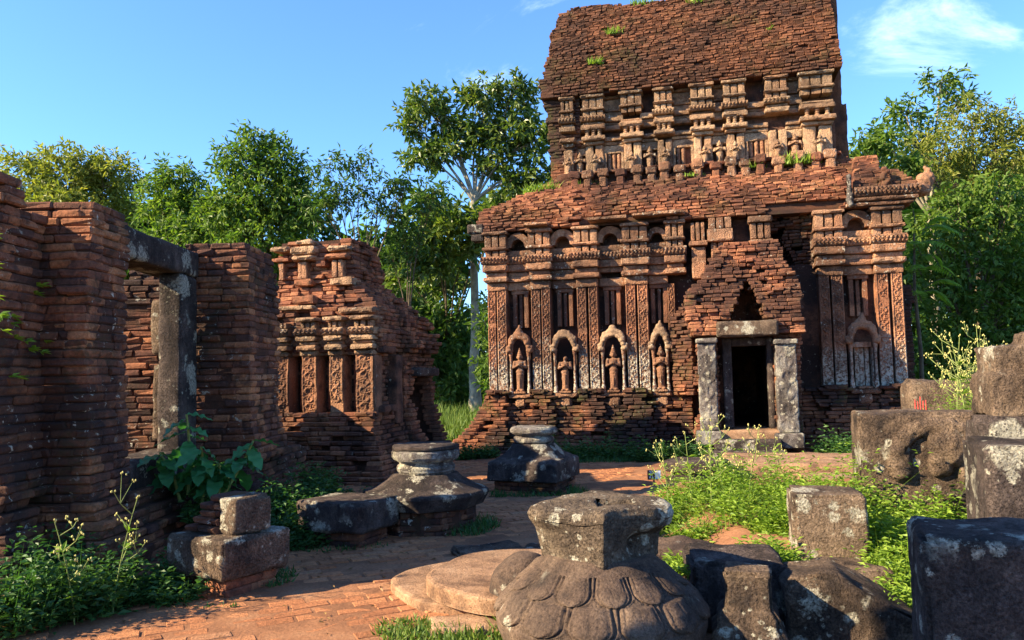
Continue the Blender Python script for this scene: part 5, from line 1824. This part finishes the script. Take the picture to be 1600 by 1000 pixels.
# the tall tree with the pale trunk
big = tree('pale_trunk_tree', 'tall glossy leaved tree with a thick pale forked trunk beside the temple', foot(742, 27.5), 8.0, 0.17,
     lobes(27.5, [(665, 165, 42, 26), (640, 200, 22, 20), (700, 195, 30, 22), (760, 150, 42, 26), (812, 150, 28, 30), (790, 205, 46, 30), (745, 205, 36, 24), (835, 220, 30, 40), (665, 245, 34, 18), (845, 270, 28, 28), (810, 285, 30, 22),
                  (700, 235, 34, 18), (770, 255, 34, 24)], 0.8), M['fol_gloss'], M['bark_pale'], 6, 6.0, 16, 0.26, 0.11, 0.34, group='trees behind the ruins', twig_len=0.5, lean=(0.1, 0))
tree('undergrowth_tree', 'bushy glossy tree wrapped round the pale trunk', foot(700, 29.5), 2.6, 0.12,
     lobes(29.5, [(700, 355, 52, 34, -3.5), (680, 400, 42, 32, -3), (765, 345, 36, 26, -3.5), (735, 375, 26, 22, -3.5), (690, 440, 40, 26), (800, 320, 34, 24, 2), (640, 440, 36, 30, 2)]), M['fol_gloss'], M['bark'], 7, 4.2, 15, 0.32, 0.13, 0.18, group='trees behind the ruins')
tree('undergrowth_tree', 'dark green leafy bush filling the shade left of the pale trunk', foot(690, 29), 1.2, 0.1,
     lobes(29, [(700, 500, 50, 36), (670, 550, 44, 40), (715, 570, 36, 50), (690, 610, 50, 40), (640, 500, 34, 44), (625, 560, 34, 50)]), M['fol_deep'], M['bark'], 8, 4.4, 14, 0.30, 0.12, 0.12, group='trees behind the ruins')
tree('undergrowth_tree', 'small leafy bush between the pale trunk and the temple corner', foot(762, 24), 0.8, 0.05,
     lobes(24, [(758, 500, 13, 40), (760, 560, 12, 36), (764, 610, 12, 30)]), M['fol_green'], M['bark'], 9, 6.0, 12, 0.20, 0.08, 0.1, group='trees behind the ruins')
# far wood that closes the view
def wood(name, label, rows, Y, mat, seed, L=0.42, W=0.2):
    rg = np.random.RandomState(seed)
    mb, tips = crown_mesh(lobes(Y, rows), rg, 1.5, 14, L, W, 0.10, 0.3, 0.8, 0.35)
    return tag(mb.build(name, mat), label, 'wood', kind='stuff')
wood('far_wood', 'dense dark wood closing the view on the left', [(x, 440 + 25 * math.sin(x * 0.05), 70, 75) for x in range(180, 700, 65)] + [(x, 560, 80, 90) for x in range(380, 860, 75)] + [(x, 640, 80, 60) for x in range(560, 860, 70)]
     + [(x, 350 + 16 * math.sin(x * 0.03), 60, 40) for x in range(-60, 380, 65)] + [(700, 370, 60, 70), (800, 350, 60, 60), (840, 430, 60, 80), (490, 380, 50, 45), (640, 390, 55, 50), (470, 330, 40, 30), (660, 330, 36, 36)], 36, M['fol_deep'], 20)
wood('far_wood', 'dense dark wood closing the view on the right', [(x, 400, 75, 90) for x in range(1330, 1760, 70)] + [(x, 530, 80, 90) for x in range(1360, 1760, 75)] + [(x, 290, 60, 60) for x in range(1400, 1760, 60)], 33, M['fol_deep'], 21)
# right-hand trees
tree('leafy_tree', 'tall open tree with bare upper limbs right of the temple', foot(1470, 27), 7.0, 0.2,
     lobes(27, [(1470, 130, 38, 20), (1415, 175, 36, 20), (1500, 160, 34, 18), (1370, 215, 34, 20), (1445, 210, 36, 24), (1340, 250, 30, 24)], 0.7), M['fol_green'], M['bark_pale'], 22, 4.6, 14, 0.24, 0.10, 0.32, group='trees behind the ruins')
tree('leafy_tree', 'feathery yellow green tree at the upper right', foot(1540, 25), 5.5, 0.17,
     lobes(25, [(1520, 190, 46, 34), (1570, 200, 46, 36), (1480, 230, 44, 34), (1540, 250, 60, 36), (1600, 240, 40, 60), (1430, 250, 38, 30), (1490, 285, 50, 34)], 0.8), M['fol_yellow'], M['bark'], 23, 5.0, 14, 0.20, 0.06, 0.22, group='trees behind the ruins')
tree('leafy_tree', 'dense dark bushy tree against the right edge', foot(1530, 22), 1.6, 0.2,
     lobes(22, [(1500, 340, 60, 48), (1570, 320, 60, 50), (1460, 400, 48, 44), (1540, 420, 66, 52), (1600, 420, 50, 70), (1480, 480, 54, 46), (1560, 510, 66, 54), (1480, 550, 54, 44), (1440, 570, 36, 40), (1600, 560, 50, 60)]), M['fol_green'], M['bark'], 24, 5.5, 16, 0.19, 0.095, 0.14, group='trees behind the ruins')
tree('leafy_tree', 'bright leafy crown peeping between the temple storeys on the right', foot(1350, 23.5), 5.2, 0.12,
     lobes(23.5, [(1350, 235, 28, 18), (1385, 225, 30, 22), (1335, 262, 24, 18), (1420, 270, 34, 26)]), M['fol_green'], M['bark'], 25, 4.6, 14, 0.26, 0.11, 0.2, group='trees behind the ruins')
# young tree with long feathered leaves
rg = np.random.RandomState(31)
root = tag(empty('feather_leaf_tree', foot(1440, 19.0)), 'young tree with long bright feathered leaves beside the temple corner', 'tree')
bx = np.array(foot(1440, 19.0))
tr = MB()
V, Q = tube([(0, 0, 0), (0.05, 0, 2.0), (-0.02, 0, 3.6), (0.05, 0, 5.0)], [0.06, 0.05, 0.04, 0.02], 8); tr.add(V, Q)
mb = MB()
for k_, (sx, sy, ex, ey) in enumerate([(1440, 360, 1500, 365), (1440, 365, 1480, 340), (1435, 380, 1495, 395), (1440, 400, 1420, 380), (1440, 420, 1490, 430), (1440, 430, 1422, 420), (1445, 450, 1500, 445), (1445, 455, 1490, 480), (1440, 470, 1425, 460), (1445, 400, 1470, 420), (1430, 350, 1425, 330)]):
    a = at(sx, sy, 19.0 + 0.3 * math.sin(k_)) - bx
    b = at(ex, ey, 18.6 + 0.5 * math.sin(k_ * 2.1)) - bx
    n = 16
    t = np.linspace(0, 1, n)[:, None]
    sp = a + (b - a) * t + np.array([0, 0, 0.18]) * np.sin(math.pi * t)
    V, Q = tube(sp, np.linspace(0.012, 0.004, n), 5); tr.add(V, Q)
    d = unit(np.gradient(sp, axis=0))
    for s in (-1, 1):
        lat = unit(np.cross(d, np.array([0, 0, 1.0]))) * s
        D = unit(lat + d * 0.5 + np.array([0, 0, -0.35]))
        N = unit(np.array([0, 0, 1.0]) - D * D[:, 2:3])
        Lf = 0.24 * np.sin(math.pi * np.linspace(0.12, 0.95, n)) + 0.05
        P, Q = leaf_quads(sp, D, N, Lf, Lf * 0.34, 0.1); mb.add(P, Q)
tr.build('trunk', M['bark'], root, True)
mb.build('crown', M['weed'], root)

# distant hill
xs = np.linspace(-260, 120, 50); ys = np.linspace(330, 460, 20)
X, Y = np.meshgrid(xs, ys, indexing='ij')
P = np.stack([X, Y, 92 * np.exp(-((X + 195) / 85) ** 2 - ((Y - 395) / 45) ** 2) - 2], -1).reshape(-1, 3)
P[:, 2] += fbm(P, 0.05, 4, 2) * 5
tag(MB().add(P, grid_faces(50, 20)).build('hill', M['fol_deep'], smooth=True), 'wooded hill far behind the left trees', 'hill', kind='structure')

# ------------------------------------------------------------------ weeds and grass
def weed_mass(name, label, cat, spots, mat, seed, stems, h, L, W, spread=0.06, pairs=7, zf=None):
    """leafy stems standing in patches; spots: x, y, rx, ry, height factor"""
    rg = np.random.RandomState(seed)
    mb = MB()
    for (cx, cy, rx, ry, hf, zb) in spots:
        n = max(4, int(stems * rx * ry * 3.14))
        a = rg.uniform(0, 2 * math.pi, n)
        r = np.sqrt(rg.uniform(0, 1, n))
        x, y = cx + rx * r * np.cos(a), cy + ry * r * np.sin(a)
        hh = h * hf * rg.uniform(0.45, 1.15, n) * (1.15 - 0.6 * r ** 2)
        tilt = np.stack([rg.normal(0, 0.28, n) + 0.35 * r * np.cos(a), rg.normal(0, 0.28, n) + 0.35 * r * np.sin(a), np.ones(n)], -1)
        tilt = unit(tilt)
        base = np.stack([x, y, np.full(n, zb)], -1)
        t = np.linspace(0.15, 1.0, pairs)
        for j, tt in enumerate(t):
            p = base + tilt * (hh * tt)[:, None]
            for s in range(3):
                ang = rg.uniform(0, 2 * math.pi, n)
                D = unit(np.stack([np.cos(ang), np.sin(ang), rg.uniform(-0.1, 0.7, n)], -1))
                N = unit(np.array([0, 0, 1.0]) + rg.normal(0, 0.4, (n, 3)))
                N = unit(N - D * (N * D).sum(-1, keepdims=True))
                sc = rg.uniform(0.6, 1.25, n) * (1.1 - 0.4 * tt)
                off = D * (spread * rg.uniform(0, 1, n))[:, None]
                P, Q = leaf_quads(p + off, D, N, L * sc, W * sc)
                mb.add(P, Q)
        # stems as thin blades
        D = tilt
        N = unit(np.cross(D, np.array([0.3, 1.0, 0.0])))
        P, Q = leaf_quads(base, D, N, hh, np.full(n, 0.010), 0.0)
        mb.add(P, Q)
    return tag(mb.build(name, mat), label, cat, kind='stuff')

def grass_mass(name, label, spots, mat, seed, dens, h, wd=0.008):
    rg = np.random.RandomState(seed)
    mb = MB()
    for (cx, cy, rx, ry, hf, zb) in spots:
        n = max(20, int(dens * rx * ry * 3.14))
        a = rg.uniform(0, 2 * math.pi, n)
        r = np.sqrt(rg.uniform(0, 1, n))
        base = np.stack([cx + rx * r * np.cos(a), cy + ry * r * np.sin(a), np.full(n, zb)], -1)
        D = unit(np.stack([rg.normal(0, 0.5, n), rg.normal(0, 0.5, n), np.ones(n)], -1))
        ang = rg.uniform(0, 2 * math.pi, n)
        N = np.stack([np.cos(ang), np.sin(ang), np.zeros(n)], -1)
        N = unit(N - D * (N * D).sum(-1, keepdims=True))
        hh = h * hf * rg.uniform(0.4, 1.2, n)
        S = np.cross(D, N)
        bend = N * (hh * rg.uniform(0.1, 0.5, n))[:, None]
        w2 = (wd * rg.uniform(0.6, 1.3, n))[:, None]
        m1 = base + D * (hh * 0.55)[:, None] + bend * 0.3
        P = np.stack([base - S * w2, base + S * w2, m1 + S * w2 * 0.8, m1 - S * w2 * 0.8, base + D * hh[:, None] + bend], 1).reshape(-1, 3)
        i5 = np.arange(n)[:, None] * 5
        mb.add(P, i5 + np.array([[0, 1, 2, 3]]), i5 + np.array([[3, 2, 4]]))
    return tag(mb.build(name, mat), label, 'grass', kind='stuff')

B0 = 0.18
rgw = np.random.RandomState(3)
tufts = []
for k_ in range(36):
    wx, wy = rgw.uniform(1.55, 3.25), rgw.uniform(6.9, 9.6)
    if wx < 1.2 + (wy - 6.6) * 0.18:
        continue
    zb = 0.0 if wx < 1.9 else B0 * min(1, (wx - 1.9) / 0.4)
    tufts.append((wx, wy, rgw.uniform(0.10, 0.26), rgw.uniform(0.10, 0.26), rgw.choice([0.6, 0.9, 1.3, 1.9, 2.3], p=[.3, .3, .2, .12, .08]), zb))
weed_mass('weeds', 'bright green sunlit weeds spread behind the lotus pedestal', 'weeds', tufts, M['weed'], 41, 420, 0.30, 0.075, 0.028, pairs=8)
weed_mass('weeds', 'bright weeds growing round the upright cube stone', 'weeds',
          [(2.0, 6.05, 0.22, 0.2, 0.75, 0.05), (1.9, 5.8, 0.2, 0.18, 0.7, 0.15), (2.95, 6.2, 0.24, 0.5, 1.3, 0.1), (3.0, 6.9, 0.25, 0.3, 1.35, B0), (3.4, 6.9, 0.4, 0.25, 1.0, B0), (3.85, 6.95, 0.35, 0.2, 1.2, B0), (2.72, 5.6, 0.26, 0.35, 0.9, 0.05), (2.5, 5.3, 0.2, 0.3, 0.6, 0.1), (3.1, 7.15, 0.2, 0.2, 2.0, B0)],
          M['weed'], 42, 330, 0.36, 0.075, 0.030)
weed_mass('weeds', 'tuft of yellow green weeds trailing between the foreground stones', 'weeds',
          [(1.78, 5.72, 0.2, 0.15, 0.8, 0.28), (2.4, 5.95, 0.35, 0.12, 0.5, 0.12), (2.3, 4.98, 0.16, 0.25, 0.7, 0.12), (2.55, 4.75, 0.10, 0.3, 0.9, 0.1), (1.16, 5.45, 0.08, 0.2, 0.5, 0.3)], M['weed'], 43, 420, 0.22, 0.06, 0.024)
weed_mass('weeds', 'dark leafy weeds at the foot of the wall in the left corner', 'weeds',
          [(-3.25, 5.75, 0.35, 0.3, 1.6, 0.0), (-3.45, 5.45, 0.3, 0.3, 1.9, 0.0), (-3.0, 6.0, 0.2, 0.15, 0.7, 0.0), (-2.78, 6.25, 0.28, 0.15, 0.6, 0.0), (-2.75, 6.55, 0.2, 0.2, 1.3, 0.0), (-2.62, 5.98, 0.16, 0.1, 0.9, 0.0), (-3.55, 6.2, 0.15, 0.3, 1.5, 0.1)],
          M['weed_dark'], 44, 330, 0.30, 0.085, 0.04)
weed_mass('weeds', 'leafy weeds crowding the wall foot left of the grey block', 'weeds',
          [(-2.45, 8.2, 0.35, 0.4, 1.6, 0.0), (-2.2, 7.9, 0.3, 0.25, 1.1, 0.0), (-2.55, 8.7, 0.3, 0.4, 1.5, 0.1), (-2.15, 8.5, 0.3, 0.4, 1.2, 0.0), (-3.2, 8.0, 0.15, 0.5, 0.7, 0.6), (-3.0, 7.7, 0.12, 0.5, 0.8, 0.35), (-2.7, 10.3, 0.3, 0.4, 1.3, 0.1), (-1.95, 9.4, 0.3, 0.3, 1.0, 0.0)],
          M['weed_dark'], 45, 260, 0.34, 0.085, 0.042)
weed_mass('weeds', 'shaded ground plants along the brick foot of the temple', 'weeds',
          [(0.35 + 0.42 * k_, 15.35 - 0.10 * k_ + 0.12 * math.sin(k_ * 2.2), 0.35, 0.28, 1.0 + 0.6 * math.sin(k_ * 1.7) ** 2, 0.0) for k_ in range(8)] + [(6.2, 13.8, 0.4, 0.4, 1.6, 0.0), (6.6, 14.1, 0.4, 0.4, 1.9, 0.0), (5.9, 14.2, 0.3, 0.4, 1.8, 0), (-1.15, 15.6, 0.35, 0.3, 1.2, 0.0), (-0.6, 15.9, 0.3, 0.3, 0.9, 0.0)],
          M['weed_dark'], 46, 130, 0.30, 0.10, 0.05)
grass_mass('grass', 'sunlit grass tufts at the bottom edge before the rounded steps',
           [(-0.55, 5.0, 0.32, 0.25, 1.0, 0.0), (-0.15, 4.9, 0.3, 0.25, 1.1, 0.0), (0.02, 5.15, 0.16, 0.2, 1.6, 0.0), (-0.75, 5.25, 0.22, 0.2, 0.8, 0.0), (0.0, 4.65, 0.3, 0.2, 1.0, 0.0), (-0.45, 4.7, 0.3, 0.25, 0.9, 0.0), (0.12, 5.05, 0.08, 0.2, 2.2, 0.0)], M['grass'], 51, 2600, 0.10)
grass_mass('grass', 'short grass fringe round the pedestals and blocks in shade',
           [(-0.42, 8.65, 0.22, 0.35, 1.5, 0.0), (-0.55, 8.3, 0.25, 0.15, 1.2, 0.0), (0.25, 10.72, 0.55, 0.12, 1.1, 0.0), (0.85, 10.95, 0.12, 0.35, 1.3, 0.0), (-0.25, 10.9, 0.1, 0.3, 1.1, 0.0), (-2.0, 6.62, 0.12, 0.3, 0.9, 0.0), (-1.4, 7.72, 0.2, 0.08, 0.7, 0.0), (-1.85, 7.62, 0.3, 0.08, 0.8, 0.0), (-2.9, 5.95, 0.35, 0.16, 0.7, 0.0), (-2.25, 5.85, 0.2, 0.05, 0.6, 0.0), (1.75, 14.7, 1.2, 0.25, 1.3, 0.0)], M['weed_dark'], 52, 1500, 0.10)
grass_mass('grass', 'wild grass blades mixed among the sunlit weeds on the right',
           [(t_[0], t_[1], 0.22, 0.22, 0.7 + 0.4 * (k_ % 3), t_[5]) for k_, t_ in enumerate(tufts[::2])] + [(3.0, 6.5, 0.2, 0.4, 1.2, 0.1), (2.6, 5.3, 0.12, 0.4, 0.8, 0.08), (1.75, 6.3, 0.25, 0.2, 0.7, 0.05)], M['grass'], 55, 700, 0.26, 0.006)
grass_mass('grass', 'tall lit grass at the edge of the wood behind the gate',
           [(-2.2, 21.5, 1.8, 1.5, 1.0, 0.0), (-1.3, 19.5, 0.6, 0.9, 0.7, 0.0), (-2.4, 24.5, 2.5, 1.5, 1.2, 0.0), (-4.5, 22, 2.0, 2.0, 1.0, 0)], M['grass'], 53, 420, 0.62, 0.016)
grass_mass('grass', 'wild grass tufts rooted on the temple roofs',
           [(*(rot2(np.array([[u, v, 0.0]]), TA)[0, :2] + TO[:2]), rx, 0.18, hf, z) for (u, v, z, rx, hf) in ((5.0, 2.2, 10.55, 0.4, 2.0), (3.6, 2.3, 10.7, 0.3, 1.2), (6.0, 2.3, 10.5, 0.4, 1.2), (2.9, 1.75, 9.85, 0.25, 1.0), (2.45, 1.3, 9.0, 0.2, 0.8), (6.9, 0.9, 6.1, 0.45, 1.2), (5.9, 0.95, 6.1, 0.3, 0.7), (1.2, 0.9, 5.9, 0.5, 1.3), (6.4, 1.6, 9.4, 0.08, 0.8), (2.2, 1.0, 5.95, 0.4, 0.9), (4.6, 0.9, 6.0, 0.3, 0.5))], M['weed'], 54, 1100, 0.22, 0.013)

# tall stems with little yellow heads
def flower_stem(label, c, h, seed, group, n_br=6, green=True):
    rg = np.random.RandomState(seed)
    root = tag(empty('flowering_weed', c), label, 'plant', group)
    st, fl, lf = MB(), MB(), MB()
    lean = rg.normal(0, 0.10, 2)
    n = 8
    t = np.linspace(0, 1, n)[:, None]
    main = np.concatenate([lean * t ** 1.5 * h, t * h], 1)
    V, Q = tube(main, np.linspace(0.006, 0.003, n), 5); st.add(V, Q)
    ends = [main[-1]]
    for k_ in range(n_br):
        i = 3 + k_ % 4
        a = rg.uniform(0, 2 * math.pi)
        e = main[i] + np.array([math.cos(a), math.sin(a), 0.9]) * h * rg.uniform(0.12, 0.28)
        mid = (main[i] + e) / 2 + np.array([math.cos(a), math.sin(a), 0]) * 0.03
        V, Q = tube([main[i], mid, e], [0.004, 0.003, 0.002], 5); st.add(V, Q)
        ends.append(e)
        for _ in range(2):
            e2 = mid + rg.normal(0, 0.05, 3) + np.array([0, 0, 0.09])
            V, Q = tube([mid, e2], [0.0025, 0.0015], 4); st.add(V, Q); ends.append(e2)
    for e in ends:
        for _ in range(3):
            V, T = ico(e + rg.normal(0, 0.010, 3), (0.006, 0.006, 0.010), 1); fl.add(V, None, T)
    m = 16
    p = main[rg.randint(1, 6, m)]
    D = unit(np.concatenate([rg.normal(0, 1, (m, 2)), rg.uniform(0.1, 0.6, (m, 1))], 1))
    N = unit(np.array([0, 0, 1.0]) - D * D[:, 2:3])
    sc = rg.uniform(0.05, 0.11, m)
    P, Q = leaf_quads(p, D, N, sc, sc * 0.4); lf.add(P, Q)
    st.build('stem', M['stem'], root, True)
    fl.build('flower_head', M['flower'], root, True)['kind'] = 'stuff'
    lf.build('leaf', M['weed'], root)['kind'] = 'stuff'
FG = 'tall yellow flowering weeds before the temple door'
spots = [(1040, 8.2, 0.80), (1075, 8.3, 0.92), (1105, 8.0, 1.0), (1130, 8.4, 1.05), (1160, 8.2, 0.98), (1200, 8.6, 0.85)]
for k_, (x, Y, h_) in enumerate(spots):
    p = at(x, 620, Y)
    flower_stem('tall thin weed with yellow flower heads before the temple door', (p[0], p[1], 0.12), h_, 60 + k_, FG)
flower_stem('taller pale flowering weed stem, nearer the stone block, before the left wall', (-2.95, 5.72, 0.0), 0.85, 80, 'pale weeds by the left wall', 5)
flower_stem('shorter pale flowering weed stem at the lower left corner', (-3.1, 5.5, 0.0), 0.75, 81, 'pale weeds by the left wall', 5)
rg0 = np.random.RandomState(5)
for k_ in range(12):
    x = 1478 + 100 * rg0.uniform()
    p = at(x + 12, 620, 7.7 + 0.5 * rg0.uniform())
    flower_stem('feathery weed stem with pale seed heads behind the right stones', (p[0], p[1], 0.95), 0.7 + 0.5 * rg0.uniform(), 100 + k_, 'seed stems behind the right stones', 6)
weed_mass('weeds', 'yellow green feathery weeds rising behind the sculpted stone', 'weeds', [(4.65, 7.8, 0.35, 0.25, 1.5, 0.95), (5.05, 8.0, 0.4, 0.3, 2.0, 0.95), (4.45, 7.75, 0.2, 0.2, 0.9, 0.95)], M['weed'], 47, 320, 0.36, 0.05, 0.014)
stone('earth_heap', 'heap of earth and rubble behind the right stones', 'rubble', (5.05, 7.95), (1.5, 0.9, 1.0), 0.1, 0.0, 'stone_dark', 90, 0.2, 0.10, 0.06)

# broad-leaved plant in the opening of the wall
def broad_leaf(L, W, seed):
    nu, nv = 7, 13
    U, Vv = np.meshgrid(np.linspace(-1, 1, nu), np.linspace(0, 1, nv), indexing='ij')
    prof = np.sin(math.pi * np.clip(Vv, 0, 1) ** 0.85) ** 0.75
    x = U * W * 0.5 * prof
    y = Vv * L
    z = -0.22 * L * Vv ** 2 + 0.10 * W * (np.abs(U) ** 1.2) * prof + 0.015 * np.sin(Vv * 22) * np.abs(U) * prof
    return MB().add(np.stack([x, y, z], -1).reshape(-1, 3), grid_faces(nu, nv)[:, ::-1]).mesh('leaf', M['fol_big'], True)
LEAVES = [broad_leaf(0.26, 0.125, 1), broad_leaf(0.22, 0.11, 2), broad_leaf(0.18, 0.085, 3)]
bp = tag(empty('broad_leaf_plant', (-2.93, 7.45, 0.55)), 'plant with broad green leaves growing at the wall opening', 'plant')
stems = [((-0.15, 0.0, 0.05), (-0.12, -0.10, 0.62)), ((0.10, 0, 0.05), (0.30, 0.0, 0.42)), ((-0.05, 0, 0), (0.02, -0.2, 0.40)), ((-0.2, 0, 0), (-0.30, -0.1, 0.36)), ((0.05, 0, 0), (0.12, -0.15, 0.28))]
rgp = np.random.RandomState(9)
for a, b in stems:
    a, b = np.array(a), np.array(b)
    pts = [a, (a + b) / 2 + np.array([0.02, 0, 0.02]), b]
    V, Q = tube(pts, [0.012, 0.010, 0.007], 7)
    MB().add(V, Q).build('stem', M['stem'], bp, True)
    m = 11
    for k_ in range(m):
        t = 0.45 + 0.55 * k_ / (m - 1)
        p = a + (b - a) * t
        ang = k_ * 2.4 + rgp.uniform(-0.3, 0.3)
        link('leaf', LEAVES[k_ % 3], bp, tuple(p), (rgp.uniform(-0.75, 0.0), rgp.uniform(-0.25, 0.25), ang), (1.0 - 0.35 * (t - 0.45),) * 3)

bp.scale = (1.4, 1.4, 1.35)
# little ferns rooted in the wall joints
FERN = []
for s in range(4):
    rgf = np.random.RandomState(200 + s)
    m = 6
    ang = rgf.uniform(-1.2, 1.2, m)
    D = unit(np.stack([np.full(m, 1.0), np.sin(ang) * 1.2, rgf.uniform(-0.5, 0.7, m)], -1))
    N = unit(np.array([0.3, 0, 1.0]) - D * (D @ np.array([0.3, 0, 1.0]))[:, None])
    L_ = rgf.uniform(0.07, 0.14, m)
    P, Q = leaf_quads(np.zeros((m, 3)), D, N, L_, L_ * 0.45, 0.15)
    FERN.append(MB().add(P, Q).mesh('wall_fern', M['weed']))
rgf = np.random.RandomState(77)
for k_ in range(26):
    y = rgf.uniform(5.35, 6.28)
    z = rgf.uniform(1.6, 3.0)
    o = link('wall_fern', FERN[k_ % 4], None, (-3.85 + 0.02, y, z), (rgf.uniform(-0.4, 0.4), 0, 0), (0.65,) * 3)
    tag(o, 'small light green fern rooted in the dark wall at the left edge', 'fern', 'ferns on the left wall')

# fallen leaves and crumbs on the paving
M['litter'] = m_leaf('dry_leaf', [(0.10, 0.05, 0.02), (0.22, 0.12, 0.05), (0.30, 0.20, 0.08)], 0.1, 0.8, 0.1)
rgl = np.random.RandomState(12)
n = 420
C = np.stack([rgl.uniform(-3.2, 1.2, n), rgl.uniform(4.8, 13.5, n), rgl.uniform(0.03, 0.045, n)], -1)
ang = rgl.uniform(0, 2 * math.pi, n)
D = unit(np.stack([np.cos(ang), np.sin(ang), rgl.normal(0, 0.15, n)], -1))
N = unit(np.array([0, 0, 1.0]) - D * D[:, 2:3])
L_ = rgl.uniform(0.02, 0.06, n)
P, Q = leaf_quads(C, D, N, L_, L_ * 0.5, 0.2)
tag(MB().add(P, Q).build('leaf_litter', M['litter']), 'dry fallen leaves scattered over the brick paving', 'leaf litter', kind='stuff')
